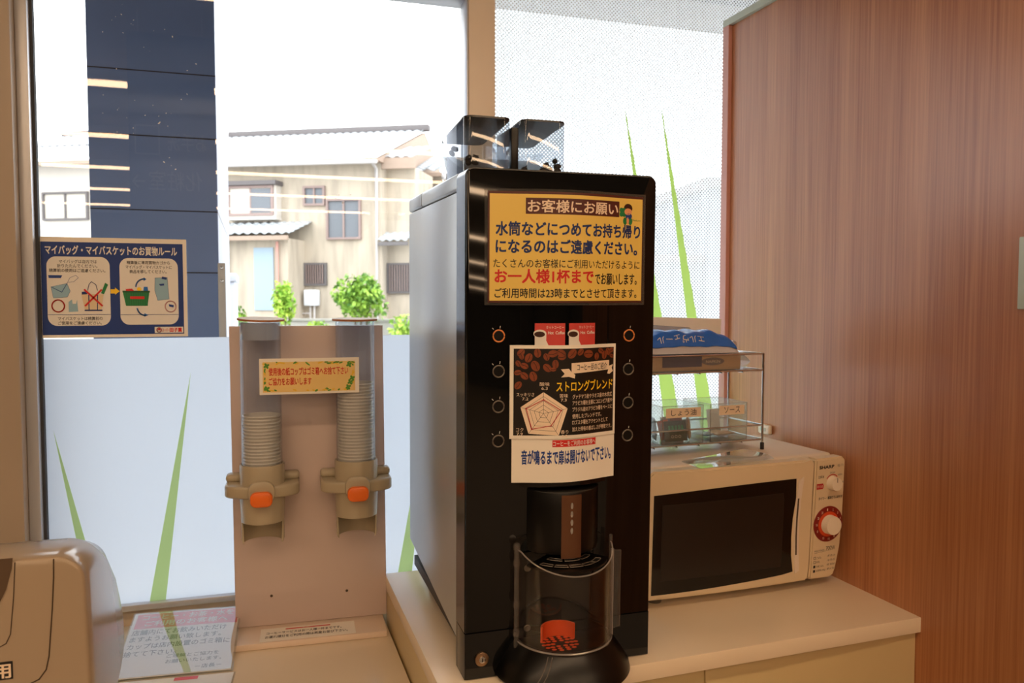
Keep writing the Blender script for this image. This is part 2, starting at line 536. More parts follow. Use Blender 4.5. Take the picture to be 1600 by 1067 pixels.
# ------------------------------------------------------------------ the room
ZC = 0.856          # worktop of the right counter
ZL = 0.757          # lower worktop on the left
YW = 1.92           # inner face of the window
struct(B().box(-5, 6, -11, 1.93, -.1, 0).build('floor', 'floor'))
struct(B().box(-5, 6, -11, 2.05, 2.92, 3.02).build('ceiling', 'ceiling'))
struct(B().box(-5.1, 6.1, -11.1, -11, 0, 2.92).build('wall_back', 'wall_room'))
struct(B().box(-5.1, -5, -11, 2.05, 0, 2.92).build('wall_side', 'wall_room'))
struct(B().box(6, 6.1, -11, 2.05, 0, 2.92).build('wall_far_right', 'wall_room'))
struct(B().box(-5, -.454, 1.86, 2.05, 0, 2.92, .004).build('wall_left', 'wall_taupe'))
struct(B().box(-.454, 6, 1.935, 2.05, 0, .79).build('wall_window', 'counter_edge'))
# partition clad in wood veneer, with its edge trims
pw = B()
pw.prism([(1.2225, 0.35), (1.2065, YW - .004), (1.245, YW - .004), (1.262, 0.35)], 2, 0, 2.186)
struct(pw.build('wall_right', 'wood'))
struct(B().prism([(1.1955, YW - .03), (1.1950, YW - .004), (1.2062, YW - .004), (1.2066, YW - .03)], 2, .8, 2.186).build('trim_1', 'trim_pink'))
struct(B().prism([(1.2195, .35), (1.195, YW - .004), (1.25, YW - .004), (1.266, .35)], 2, 2.1865, 2.204).build('trim_2', 'trim_green'))

# window_1: clear glass above a frosted film; window_2: dotted film
def window(name, label, x0, x1, z0, z1):
    r = bpy.data.objects.new(name, None); COL.objects.link(r)
    r.location = (x0, YW, z0); r['kind'] = 'structure'; r['label'] = label
    return r
w1 = window('window_1', 'clear window pane with a frosted lower half', -.431, .50, .80, 2.2)
X1, Z1 = -.431, .80
fw = lambda u, w, off: (u - X1, -off, w - Z1)
B().box(0, .495 - X1, .006, .012, 0, 2.3 - Z1).build('glass_pane', 'glass', w1)
f = B()
f.box(-.023, 0, -.03, .03, -.012, 2.3 - Z1, .003)
f.box(-.023, .54 - X1, -.012, .03, -.014, .0, .003)
f.box(-.023, .54 - X1, -.03, .03, 2.171 - Z1, 2.26 - Z1, .004)
f.build('window_frame', 'alu', w1)
B().box(0, .006, -.012, .004, 0, 2.17 - Z1).build('gasket', 'gasket', w1)
B().sheet(fw, X1 + .006, .483, Z1, 1.383, 1, 1, .0006, -.004).build('frosted_film', 'film', w1)
for pts in ([(-.411, 1.19), (-.349, .80), (-.322, .80)], [(-.137, 1.306), (-.231, .80), (-.198, .80)], [(.405, 1.263), (.319, .80), (.354, .80)]):
    B().poly([pts[0], pts[1], pts[2]], fw, -.0022).build('green_blade', 'blade', w1)
struct(B().box(-.454, 6, 1.93, 2.05, 2.3, 2.92).build('wall_over_window', 'wall_room'))
rs = random.Random(11)
b = B()
for cx, cy, n, sx, sy in ((-.275, 2.05, 12, .03, .02), (-.2, 1.86, 9, .03, .015), (-.19, 1.76, 4, .03, .01), (-.26, 1.83, 6, .03, .02), (-.13, 2.0, 5, .02, .04), (-.25, 1.285, 4, .02, .008), (.21, 1.70, 5, .02, .01), (-.25, 1.95, 6, .06, .06)):
    for k in range(n):
        r = rs.uniform(.0004, .0013)
        b.ell((cx + rs.gauss(0, sx), cy + rs.gauss(0, sy)), r * rs.uniform(1, 2.2), r, fw, -.0045, 7, rs.uniform(0, 3))
b.build('water_spot', 'white_print', w1)
# mullion between the panes
mu = B().box(.487, .552, 1.87, 1.95, .80, 2.3, .002)
struct(mu.build('trim_3', 'alu_warm_lit'))
struct(B().box(.4835, .4865, 1.872, 1.93, .80, 2.3, .001).build('trim_4', 'alu'))  # mullion's daylit left side, drawn as a strip in a cooler colour
w2 = window('window_2', 'window pane covered with white dotted film', .545, 2.4, .80, 2.3)
X2, Z2 = .545, .80
fw2 = lambda u, w, off: (u - X2, -off, w - Z2)
B().box(.008, 2.4 - X2, .006, .012, 0, 2.3 - Z2).build('glass_pane', 'glass', w2)
B().sheet(fw2, .552, 2.4, Z2, 2.3, 1, 1, .0006, -.004).build('dotted_film', 'film_dots', w2)
B().box(0, 2.4 - X2, -.004, .03, -.012, 0, .003).build('window_frame', 'alu', w2)
def ragged(tip, l, r, n=46):
    """a tall blade of film with an edge cut through the dot lattice"""
    L = []; Rr = []
    for i in range(1, n + 1):
        k = i / n; z = tip[1] + (l[1] - tip[1]) * k
        j = .0016 if i % 2 else 0
        L.append((tip[0] + (l[0] - tip[0]) * k - (j * .4), z)); Rr.append((tip[0] + (r[0] - tip[0]) * k + j, z))
    return [tip] + L + Rr[::-1]
def ext(tip, p, z):
    k = (z - tip[1]) / (p[1] - tip[1]); return (tip[0] + (p[0] - tip[0]) * k, z)
for tip, l, r in (((.914, 1.955), (1.021, 1.244), (1.061, 1.243)), ((1.018, 1.965), (1.127, 1.241), (1.165, 1.239))):
    q = ragged(tip, ext(tip, l, .81), ext(tip, r, .81))
    b = B()
    n = (len(q) - 1) // 2
    Lq = q[1:n + 1]; Rq = q[n + 1:][::-1]
    b.poly([q[0], Lq[0], Rq[0]], fw2, -.0022)
    for i in range(n - 1):
        b.poly([Lq[i], Lq[i + 1], Rq[i + 1], Rq[i]], fw2, -.0022)
    b.build('green_blade', 'blade2', w2)

# ------------------------------------------------------------------ ceiling lamps and the hanging sign (seen mirrored in the glass)
lamp0 = None
for k in range(6):
    y = -.14 - 1.8 * k
    if lamp0 is None:
        t = thing('ceiling_light', 'long warm white ceiling lamp line, nearest of the row to the window', 'lamp', (0, y, 2.92), group='ceiling lamp lines')
        B().box(-4.6, 4.6, -.07, .07, -.06, 0, .006).build('housing', 'housing', t)
        B().box(-4.58, 4.58, -.056, .056, -.078, -.0605, .008).build('diffuser', 'tube', t)
        lamp0 = t
    else:
        t = lamp0.copy(); COL.objects.link(t); t.location = (0, y, 2.92)
        t['label'] = 'long warm white ceiling lamp line, ' + ('second', 'third', 'fourth', 'fifth', 'farthest')[k - 1] + ' from the window'
        for ch in lamp0.children:
            c = ch.copy(); COL.objects.link(c); c.parent = t
t = thing('hanging_sign', 'dark hanging restroom sign with pale arrow, mirrored in the left window pane', 'sign', (-.385, -.62, 2.92))
B().box(-.20, .205, -.012, .012, -1.17, -.12, .003).build('sign_panel', 'sign_dark', t)
for sx in (-.15, .15):
    B().tube([(sx, 0, -.125), (sx, 0, 0)], .004, 8).build('hanger_rod', 'steel', t)
fs = lambda u, w, off: (-u, .012 + off, w)
text('lettering', '化粧室→', -.14, .19, -.90, -.80, fs, 'sign_text', t)
text('lettering', 'お手洗', -.16, .02, -.70, -.61, fs, 'sign_text', t)
b = B(); b.line([(.06, -.72), (.17, -.72), (.17, -.58), (.06, -.58)], .006, fs, .0007, closed=True); b.build('pictogram', 'sign_text', t)

# ------------------------------------------------------------------ counters
wt = B()
wt.prism([(.268, 1.19), (1.2135, 1.222), (1.2085, 1.785), (.268, 1.785)], 2, ZC - .03, ZC, .0015, 2)
tag(wt.build('worktop', 'counter'), 'cream laminate worktop carrying the coffee machine and microwave', 'worktop')
t = thing('base_cabinet', 'cream base cabinet with doors under the right worktop', 'cabinet', (.268, 1.21, 0))
B().box(.002, .944, .022, .57, 0, ZC - .0305, .002).build('carcass', 'cabinet', t)
cf = lambda x: .0018 + x * .0337
for x0, x1 in ((.012, .474), (.479, .917)):
    d = B().prism([(x0, cf(x0)), (x1, cf(x1)), (x1, cf(x1) + .017), (x0, cf(x0) + .017)], 2, .09, ZC - .036, .001)
    d.build('door', 'cabinet', t)
B().prism([(.92, .033), (.944, .0335), (.944, .05), (.92, .05)], 2, 0, ZC - .031).build('filler_strip', 'cabinet', t)
wl = B()
wl.prism([(-1.3, 1.0), (.2655, 1.0), (.2655, 1.905), (-.43, 1.905), (-.43, 1.855), (-1.3, 1.855)], 2, ZL - .03, ZL, .003)
tag(wl.build('worktop', 'counter'), 'lower cream worktop carrying the paper cup dispenser', 'worktop')
t = thing('base_cabinet', 'cream base cabinet under the lower left worktop', 'cabinet', (-.5, 1.1, 0))
B().box(-.79, .76, 0, .74, 0, ZL - .0305, .002).build('carcass', 'cabinet', t)
for i in range(3):
    B().box(-.78 + i * .513, -.275 + i * .513, -.018, -.001, .09, ZL - .04, .002).build('door', 'cabinet', t)

# ------------------------------------------------------------------ coffee machine
MLOC = Vector((.311, 1.231, ZC)); MROT = Euler((.0197, 0, 0))
MM = Matrix.Translation(MLOC) @ MROT.to_matrix().to_4x4()
W, H = .3255, .814
cm = thing('coffee_machine', 'tall black and silver coffee machine with notices taped to its front', 'coffee machine', MLOC, MROT)
side = [(.062, .042), (.49, .083), (.49, .782), (.062, .782)]
B().prism(side, 0, .002, W - .002, .004, 2).build('cabinet_body', 'silver_panel', cm)
B().box(.002, W - .002, .062, .3565, .7835, .812, .005, 3).build('top_lid', 'silver_panel', cm)
B().box(.002, W - .002, .358, .49, .7835, .812, .005, 3).build('top_lid', 'silver_panel', cm)
B().box(.01, W - .01, .06, .48, .03, .05).build('underside', 'black_matte', cm)
for x in (.05, W - .05):
    B().lathe([(0, 0), (.018, 0), (.018, .075), (0, .075)], (x, .455, -.009), 20).build('leg', 'black_matte', cm)
    B().lathe([(0, 0), (.018, 0), (.018, .04), (0, .04)], (x, .10, -.002), 20).build('leg', 'black_matte', cm)
# front door: black slab with round top corners
def rrect(x0, x1, z0, z1, rt, rb=0, n=6):
    p = []
    for cx, cz, r, a in ((x1 - rb, z0 + rb, rb, -90), (x1 - rt, z1 - rt, rt, 0), (x0 + rt, z1 - rt, rt, 90), (x0 + rb, z0 + rb, rb, 180)):
        if r == 0: p.append((cx, cz)); continue
        for i in range(n + 1):
            q = R(a + 90 * i / n); p.append((cx + r * math.cos(q), cz + r * math.sin(q)))
    return p
B().prism(rrect(0, W, .078, H, .014), 1, .0035, .058, 0).build('door_bezel', 'black_bezel', cm)
fd = B().prism(rrect(.0015, W - .0015, .078, H - .0012, .013), 1, 0, .005, .0016, 2)
fd.build('front_door', 'black_gloss', cm)
kp = B().prism(rrect(0, W, .001, .0765, 0), 1, .0015, .058, .001)
kp.build('kick_panel', 'black_bezel', cm)
B().prism(rrect(.0015, W - .0015, .002, .0765, 0), 1, 0, .0016, 0).build('kick_face', 'black_gloss', cm)
# glossy bulged column in the middle of the door
UC = .165
def bulge(u):
    d = u - UC; RR = .1506
    return max(0, math.sqrt(max(0, RR * RR - d * d)) - .1306)
bp = [(UC - .075 + .15 * i / 28, -bulge(UC - .075 + .15 * i / 28)) for i in range(29)]
B().prism(bp + [(UC + .075, .001), (UC - .075, .001)], 2, .31, .765).build('display_column', 'black_gloss', cm)
PB = lambda d, a, wd: a * math.cos(PI * d / wd) ** 2 if abs(d) < wd / 2 else 0.0
fcol = lambda u, w, off: (u, -bulge(u) - off, w)
fpan = lambda u, w, off: (u, -off, w)
# drink picture cards on the column
for u0, u1 in ((.1105, .158), (.1645, .2125)):
    d = B().sheet(fcol, u0, u1, .529, .573, 8, 1, .0004, .0003).build('drink_card', 'rose_print', cm)
    k = u1 - u0
    g = B(); g.poly([(u0, .529), (u0 + .45 * k, .529), (u0 + .44 * k, .538), (u0 + .36 * k, .546), (u0, .546)], fcol, .0009, .008)
    g.ell((u0 + .16 * k, .5565), .26 * k * .8, .0065, fcol, .0009, 20, step=.008)
    g.poly([(u0, .545), (u0 + .36 * k, .545), (u0 + .365 * k, .556), (u0, .556)], fcol, .0009, .008)
    g.build('cup_picture', 'white_print', d)
    g = B(); g.ell((u0 + .15 * k, .5555), .17 * k, .0045, fcol, .0012, 20, step=.008); g.build('coffee_picture', 'bean_dark', d)
    text('lettering', 'ホットコーヒー', u0 + .36 * k, u0 + .95 * k, .564, .569, fcol, 'white_print', d, .0009)
    text('lettering', 'Hot  Coffee', u0 + .42 * k, u0 + .98 * k, .5555, .5605, fcol, 'white_print', d, .0009, bold=.02)
# round touch buttons
for i, w in enumerate((.553, .497, .441, .386)):
    for u, dw in ((.054, 0), (.279, -.002)):
        z = w + dw
        bt = B().prism([(u + .0085 * math.cos(a * PI / 14), z + .0085 * math.sin(a * PI / 14)) for a in range(28)], 1, -.0008, .0005).build('button', 'black_soft', cm)
        B().tube([(u + .0092 * math.cos(a * PI / 18), -.0008, z + .0092 * math.sin(a * PI / 18)) for a in range(36)], .0012, 8, True).build('button_ring', 'ring_orange' if i == 0 else 'ring_grey', bt)
        g = B(); g.line([(u + .002, z + .0122), (u + .0025, z + .0155)], .0008, fpan, .0006)
        if u < .1: g.line([(u - .0085, z + .0105), (u - .0105, z + .0125)], .0008, fpan, .0006)
        g.build('tick_mark', 'white_print', bt)
# lock
lk = B().prism([(.028 + .0115 * math.cos(a * PI / 16), .034 + .0115 * math.sin(a * PI / 16)) for a in range(32)], 1, -.004, .001, .001).build('lock', 'brass', cm)
B().prism([(.028 + .0055 * math.cos(a * PI / 12), .034 + .0055 * math.sin(a * PI / 12)) for a in range(24)], 1, -.006, -.003, .0006).build('lock_barrel', 'chrome', lk)
B().box(.0272, .0288, -.0064, -.0058, .031, .037).build('keyhole', 'black_matte', lk)
# outlet tower with its bronze strip
def arcprism(b, c, r, a0, a1, z0, z1, n=30, back=.0):
    pts = [(c[0] + r * math.cos(R(a0 + (a1 - a0) * i / n)), c[1] + r * math.sin(R(a0 + (a1 - a0) * i / n))) for i in range(n + 1)]
    b.prism(pts, 2, z0, z1, .0015); return b
arcprism(B(), (UC, .022), .066, 199, 341, .205, .306).build('outlet_tower', 'black_soft', cm)
def fn_ar(r):
    return lambda u, w, off: (UC + (r + off) * math.sin((u - UC) / r), .022 - (r + off) * math.cos((u - UC) / r), w)
ft = fn_ar(.0662)
nz = B().sheet(ft, UC - .0185, UC + .0145, .2, .302, 8, 1, .0012, .0).build('nozzle_strip', 'bronze', cm)
for k in range(4):
    z = .285 - k * .0135
    B().ell((UC - .002, z), .0022, .0052, ft, .0016, 14).build('indicator', 'chrome', nz)
# cup station: pedestal, drip tray, grille, orange cup stop, clear curved door
pd = B().lathe([(.0, .057), (.080, .057), (.084, .054), (.1, .032), (.113, .012), (.115, .004), (.112, .0), (.0, .0)], (UC, .004, .003), 48, PI, 2 * PI)
pd.build('pedestal', 'black_soft', cm)
g = B()
for a in (236, 240.5):
    g.tube([(UC + r * math.cos(R(a - k)), .004 + r * math.sin(R(a - k)), z) for r, z, k in ((.0855, .0545, 0), (.094, .043, 1), (.102, .031, 3), (.109, .020, 6), (.114, .010, 10))], .0009, 6)
g.build('pedestal_ridge', 'ring_grey', cm)
tr = B().lathe([(0, .0575), (.076, .0575), (.077, .0615), (.0745, .0615), (.074, .0595), (0, .0595)], (UC, -.001, 0), 44, PI, 2 * PI).build('drip_tray', 'black_soft', cm)
g = B()
for r in (.012, .022, .032, .042, .052, .062):
    n = max(4, int(r * PI / .0105))
    for k in range(n):
        a = PI + PI * (k + .5) / n
        c = (UC + r * math.cos(a), -.001 + r * math.sin(a))
        g.poly([(c[0] + .0032 * math.cos(q * PI / 4), c[1] + .0026 * math.sin(q * PI / 4)) for q in range(8)], lambda u, w, off: (u, w, .0597 + off), .0002)
g.build('drain_hole', 'black_matte', tr)
oc = (UC - .017, -.038, .0597)
B().lathe([(.0285, 0), (.0315, 0), (.0315, .026), (.0285, .026)], oc, 30, R(20), R(160), True).build('cup_stop', 'orange_deep', cm)
g = B()
for r in (.012, .020, .027):
    n = int(r * 2 * PI / .012)
    for k in range(n):
        a = 2 * PI * k / n
        c = (oc[0] + r * math.cos(a), oc[1] + .9 * r * math.sin(a))
        if (c[0] - UC) ** 2 + c[1] ** 2 < .07 ** 2:
            g.poly([(c[0] + .0042 * math.cos(q * PI / 4), c[1] + .0034 * math.sin(q * PI / 4)) for q in range(8)], lambda u, w, off: (u, w, .0598 + off), .0004)
g.build('cup_target', 'orange_deep', cm)
gp = B().lathe([(.026, .196), (.073, .186), (.073, .189), (.026, .199)], (UC, 0, 0), 36, R(198), R(342), True).build('splash_grille', 'black_soft', cm)
g = B(); g2 = B()
for r, sp in ((.042, 3), (.060, 5)):
    for k in range(sp):
        a0 = 214 + 112 * (k + .08) / sp; a1 = 214 + 112 * (k + .92) / sp
        z = .1995 - (r - .026) * (.01 / .047) + .0004
        pts = [(UC + (r + q) * math.cos(R(a)), (r + q) * math.sin(R(a)), z) for q, s0, s1 in ((-.0045, a0, a1), (.0045, a1, a0)) for a in [s0 + (s1 - s0) * i / 5 for i in range(6)]]
        g2.tube(pts, .0007, 6, True)
        g.poly([(p[0], p[1]) for p in pts], lambda u, w, off, z=z: (u, w, z + off), -.0001)
g.build('grille_slot', 'black_matte', gp); g2.build('slot_rim', 'ring_grey', gp)
# clear door
DR = .082
def dtop(a):                               # scooped top edge of the door
    s = math.sin(R(a - 180)); return .2105 - .027 * max(0, s - .25) / .75
t = bmesh.new(); N = 40; rows = []
for i in range(N + 1):
    a = 188 + 164 * i / N
    rows.append([t.verts.new((UC + r * math.cos(R(a)), -.002 + r * math.sin(R(a)), z)) for r, z in ((DR, .058), (DR, dtop(a)), (DR - .0025, dtop(a)), (DR - .0025, .058))])
for i in range(N):
    for j in range(4):
        t.faces.new((rows[i][j], rows[i + 1][j], rows[i + 1][(j + 1) % 4], rows[i][(j + 1) % 4]))
t.faces.new(rows[0]); t.faces.new(rows[-1][::-1])
bmesh.ops.recalc_face_normals(t, faces=t.faces)
b = B(); b._merge(t); cd = b.build('cup_door', 'acrylic_dark', cm)
rim = lambda a, z, r=DR - .001: (UC + r * math.cos(R(a)), -.002 + r * math.sin(R(a)), z)
B().tube([rim(188 + 164 * i / N, dtop(188 + 164 * i / N)) for i in range(N + 1)], .0012, 6).build('door_rim', 'acrylic_highlight', cd)
B().tube([rim(188 + 164 * i / N, .0605) for i in range(N + 1)], .0016, 6).build('door_rim', 'acrylic_highlight', cd)
B().tube([rim(338, .062), rim(338, .205)], .0026, 6).build('door_rib', 'acrylic_highlight', cd)
hp = B().tube([(UC - DR - .001, -.013, .052), (UC - DR - .001, -.013, .222)], .0042, 12)
for z in (.075, .122, .19, .216):
    hp.tube([(UC - DR - .001, -.013, z - .004), (UC - DR - .001, -.013, z + .004)], .0058, 12)
hp.build('hinge_post', 'acrylic_rim', cd)
hd = B().box(UC + DR - .004, UC + DR + .017, -.016, -.0135, .064, .196, .001).build('door_handle', 'acrylic', cd)
B().tube([(UC + DR - .003, -.0147, .062), (UC + DR + .016, -.0147, .066), (UC + DR + .0165, -.0147, .194), (UC + DR - .003, -.0147, .197)], .0009, 6).build('handle_edge', 'acrylic_rim', hd)
B().tube([(UC + DR - .001, -.0125, .055), (UC + DR - .001, -.0125, .222)], .003, 10).build('catch_post', 'acrylic_rim', cd)
for z in (.175, .075):
    B().lathe([(0, 0), (.003, 0), (.0045, .001), (.006, 0)], (0, 0, 0), 16).build('screw', 'ring_grey', cm).matrix_local = Matrix.Translation((.105, -.0005, z)) @ Matrix.Rotation(R(90), 4, 'X')
# bean hoppers on the top
def hopper(x0, x1):
    t = bmesh.new()
    y0, y1, z0, z1, zb = .066, .252, .812, .906, .893
    n = 6; r = .014
    base = []
    for cx, cy, a in ((x1 - r, y0 + r, -90), (x1 - r, y1 - r, 0), (x0 + r, y1 - r, 90), (x0 + r, y0 + r, 180)):
        for i in range(n + 1):
            q = R(a + 90 * i / n); base.append((cx + r * math.cos(q), cy + r * math.sin(q)))
    top = lambda y: z1 + (zb - z1) * (y - y0) / (y1 - y0)
    v0 = [t.verts.new((x, y, z0)) for x, y in base]; v1 = [t.verts.new((x, y, top(y) - .003)) for x, y in base]
    for i in range(len(base)):
        t.faces.new((v0[i], v0[(i + 1) % len(base)], v1[(i + 1) % len(base)], v1[i]))
    b = B(); b._merge(t); h = b.build('bean_hopper', 'smoke', cm)
    t = bmesh.new()
    v0 = [t.verts.new((x, y, top(y) - .003)) for x, y in base]; v1 = [t.verts.new((x, y, top(y))) for x, y in base]
    t.faces.new(v0[::-1]); t.faces.new(v1)
    for i in range(len(base)):
        t.faces.new((v0[i], v0[(i + 1) % len(base)], v1[(i + 1) % len(base)], v1[i]))
    b = B(); b._merge(t); b.build('hopper_lid', 'black_bezel', h)
    B().prism([(y0 + .008, .8125), (y1 - .008, .8125), (y1 - .008, .862), (y1 - .03, .862)], 0, x0 + .006, x1 - .006).build('hopper_chute', 'black_soft', h)
    B().box(x0 + .004, x1 - .004, y0 + .004, y1 - .004, .8125, .8195).build('hopper_floor', 'black_soft', h)
    return h
hopper(.016, .0945); hopper(.112, .191)
B().box(.0965, .110, .075, .16, .811, .893, .003).build('hopper_post', 'black_soft', cm)

# coffee beans left in the hoppers
beanm = None
hl = [(.026, .085, .8235), (.03, .10, .8335), (.036, .082, .8245), (.040, .092, .8335), (.026, .20, .856), (.034, .212, .866),
      (.155, .078, .8165), (.166, .080, .8175), (.160, .0815, .8255), (.181, .082, .8175), (.183, .088, .8255), (.178, .0865, .834), (.12, .078, .8165)]
for i, p in enumerate(hl):
    if beanm is None:
        b = B().sphere((0, 0, 0), .0045, (1.25, .8, .75)); b.box(-.005, .005, -.0005, .0005, .0028, .0036)
        o = b.build('coffee_bean', 'bean'); beanm = o.data
    else:
        o = bpy.data.objects.new('coffee_bean', beanm); COL.objects.link(o)
    o.location = MM @ Vector((p[0], p[1], p[2] + .0085)); o.scale = (1.35,) * 3; o.rotation_euler = (random.random() * .6, random.random() * .6, random.random() * 6)
    lab = 'dark coffee bean left in the left smoked hopper' if p[0] < .1 else 'dark coffee bean left in the right smoked hopper'
    tag(o, lab, 'coffee bean', 'beans left in the ' + ('left' if p[0] < .1 else 'right') + ' hopper')

# ------------------------------------------------------------------ notices on the machine
def mthing(name, label, cat, u, w):
    return thing(name, label, cat, MM @ Vector((u, 0, w)), MROT)
# yellow request notice
su0, su1, sw0, sw1 = .030, .305, .6015, .782
t = mthing('request_notice', 'laminated yellow notice with navy and red lettering on the coffee machine top', 'notice', UC, sw0)
fy = lambda u, w, off: (u - UC, -PB(u - UC, .0245, .31) - .0012 - off, w - sw0)
B().sheet(fy, su0, su1, sw0, sw1, 30, 2, .0004, -.0004).build('laminate', 'laminate', t)
B().sheet(fy, su0 + .005, su1 - .005, sw0 + .004, sw1 - .004, 30, 2, .0003, .0002).build('printed_border', 'brown_print', t)
yu0, yu1, yw0, yw1 = .0375, .2985, .6085, .774
B().sheet(fy, yu0, yu1, yw0, yw1, 30, 2, .0003, .0006).build('yellow_sheet', 'yellow', t)
US = lambda s: yu0 + (yu1 - yu0) * s
WS = lambda q: yw1 - (yw1 - yw0) * q
b = B(); b.poly([(US(.21), WS(.185)), (US(.825), WS(.185)), (US(.825), WS(.035)), (US(.21), WS(.035))], fy, .0011, .01); b.build('title_band', 'brown_print', t)
def tl(body, s0, s1, q0, q1, m, bold, off=.0012):
    text('lettering', body, US(s0), US(s1), WS(q1), WS(q0), fy, m, t, off, bold)
tl('お客様にお願い', .22, .815, .05, .17, 'cream_print', .022, .0015)
tl('水筒などにつめてお持ち帰り', .035, .985, .255, .39, 'navy_print', .034)
tl('になるのはご遠慮ください。', .035, .965, .42, .555, 'navy_print', .034)
tl('たくさんのお客様にご利用いただけるように', .022, .985, .605, .69, 'black_print', .004)
tl('お一人様1杯まで', .03, .64, .70, .835, 'red_print', .032)
tl('でお願いします。', .65, .965, .735, .845, 'black_print', .02)
tl('ご利用時間は23時までとさせて頂きます。', .03, .965, .88, .975, 'black_print', .016)
def blob(name, m, shapes, off=.0012):
    b = B()
    for (s, q, rx, ry) in shapes: b.ell((US(s), WS(q)), rx, ry, fy, off, 14)
    b.build(name, m, t)
blob('clover_print', 'green_print', [(.842, .115, .004, .004), (.862, .115, .004, .004), (.842, .155, .004, .004), (.862, .155, .004, .004), (.87, .22, .004, .006), (.91, .22, .004, .006)])
blob('hair_print', 'bean_dark', [(.892, .095, .0085, .0075)])
blob('face_print', 'skin_print', [(.892, .128, .0075, .0055), (.89, .215, .0025, .006)], .0014)
blob('shirt_print', 'blue_print', [(.897, .17, .0065, .005)], .0014)
text('lettering', 'Thank you', US(.925), US(.985), WS(.222), WS(.2), fy, 'green_print', t, .0012)

# white request slip and the bean poster over it
pw0 = .318
t = mthing('request_slip', 'white slip with bold blue lettering hanging below the coffee bean poster', 'notice', UC, pw0)
fp = lambda u, w, off: (u - UC, -PB(u - UC, .0232, .222) - .0004 - off, w - pw0)
B().sheet(fp, .0755, .2535, pw0, .405, 26, 2, .0003, 0).build('paper_sheet', 'paper', t)
b = B(); b.poly([(.138, .3755), (.2155, .3755), (.2155, .3865), (.138, .3865)], fp, .0006, .008); b.build('title_band', 'red_print', t)
text('lettering', 'コーヒーをご利用のお客様へ', .139, .2145, .3767, .3853, fp, 'white_print', t, .0009, .012)
text('lettering', '音が鳴るまで扉は開けないで下さい。', .0905, .247, .347, .371, fp, 'blue_print', t, .0006, .034)

qw0, qw1 = .389, .5385
t = mthing('bean_poster', 'black coffee bean poster with a pentagon taste chart and yellow title', 'poster', UC, qw0)
fq = lambda u, w, off: (u - UC, -PB(u - UC, .0240, .224) - .0016 - off, w - qw0)
pu0, pu1 = .0715, .2535
B().sheet(fq, pu0, pu1, qw0, qw1, 26, 8, .0003, 0).build('paper_sheet', 'paper', t)
iu0, iu1, iw0, iw1 = .0775, .2495, .3945, .5330
B().sheet(fq, iu0, iu1, iw0, iw1, 26, 8, .0002, .0003).build('printed_panel', 'dark_print', t)
PU = lambda x: iu0 + (iu1 - iu0) * (x - 155) / 1098.0
PW = lambda y: iw1 - (iw1 - iw0) * (y - 33) / 918.0
rb = random.Random(3)
beans = [(225, 48, 45), (385, 75, 48), (300, 130, 50), (230, 115, 34), (470, 120, 40), (535, 85, 52), (625, 120, 44), (620, 58, 50), (735, 75, 58), (830, 70, 42), (925, 95, 58), (1030, 125, 40),
         (1085, 65, 38), (1130, 115, 45), (1180, 80, 42), (1245, 60, 35), (365, 215, 58), (260, 215, 42), (560, 195, 46), (480, 235, 50), (200, 190, 36), (195, 285, 38), (260, 320, 46), (345, 325, 52), (190, 420, 46), (540, 250, 30), (1240, 130, 28)]
b = B(); b2 = B()
for x, y, r in beans:
    a = rb.uniform(0, PI); k = (iw1 - iw0) / 918.0
    cy = min(PW(y), iw1 - r * k * .95); cx = min(max(PU(x), iu0 + r * k), iu1 - r * k)
    b.ell((cx, cy), r * k, r * k * .74, fq, .0008, 16, a)
    dx, dy = math.cos(a), math.sin(a)
    b2.line([(cx - dx * r * k * .8, cy - dy * r * k * .8), (cx + dy * r * k * .12, cy - dx * r * k * .12), (cx + dx * r * k * .8, cy + dy * r * k * .8)], .0009, fq, .0011)
b.build('bean_picture', 'bean_print', t); b2.build('bean_crease', 'bean_dark', t)
b = B(); b.poly([(PU(728), PW(298)), (PU(1195), PW(275)), (PU(1195), PW(172)), (PU(728), PW(187))], fq, .0008, .008)
b.poly([(PU(615), PW(250)), (PU(700), PW(245)), (PU(730), PW(285)), (PU(770), PW(310)), (PU(765), PW(350)), (PU(700), PW(330)), (PU(618), PW(335)), (PU(655), PW(298))], fq, .0008, .008)
b.poly([(PU(1197), PW(235)), (PU(1246), PW(222)), (PU(1228), PW(260)), (PU(1246), PW(295)), (PU(1200), PW(325)), (PU(1172), PW(318))], fq, .0008, .008)
b.build('ribbon_banner', 'cream_print', t)
text('lettering', 'コーヒー豆のご紹介', PU(790), PU(1165), PW(270), PW(195), fq, 'black_print', t, .0012, .006)
text('lettering', 'ストロングブレンド', PU(570), PU(1242), PW(488), PW(372), fq, 'gold_print', t, .0008, .02)
for k, s in enumerate(('グァテマラ産やラオス産の水洗式', 'アラビカ種を主要にコロンビア産や', 'ブラジル産のアラビカ種をベースに', '使用したブレンドです。', 'ロブスタ種をアクセントとして', '加えた特有の香ばしさが特徴です。')):
    y = (545, 612, 680, 752, 818, 890)[k]; x1 = (1235, 1240, 1242, 1100, 1185, 1235)[k]
    text('lettering', s, PU(742), PU(x1), PW(y + 25), PW(y - 25), fq, 'cream_print', t, .0008, .006)
pent = [(445, 490), (690, 665), (600, 952), (303, 932), (224, 652)]
ctr = (445, 715)
b = B(); b.poly([(PU(x), PW(y)) for x, y in pent], fq, .0008, .008); b.build('taste_chart', 'cream_print', t)
b = B()
for k in (.2, .4, .6, .8):
    b.line([(PU(ctr[0] + (x - ctr[0]) * k), PW(ctr[1] + (y - ctr[1]) * k)) for x, y in pent], .0004, fq, .0011, .008, True)
for x, y in pent: b.line([(PU(ctr[0]), PW(ctr[1])), (PU(x), PW(y))], .0004, fq, .0011, .008)
b.build('chart_grid', 'black_print', t)
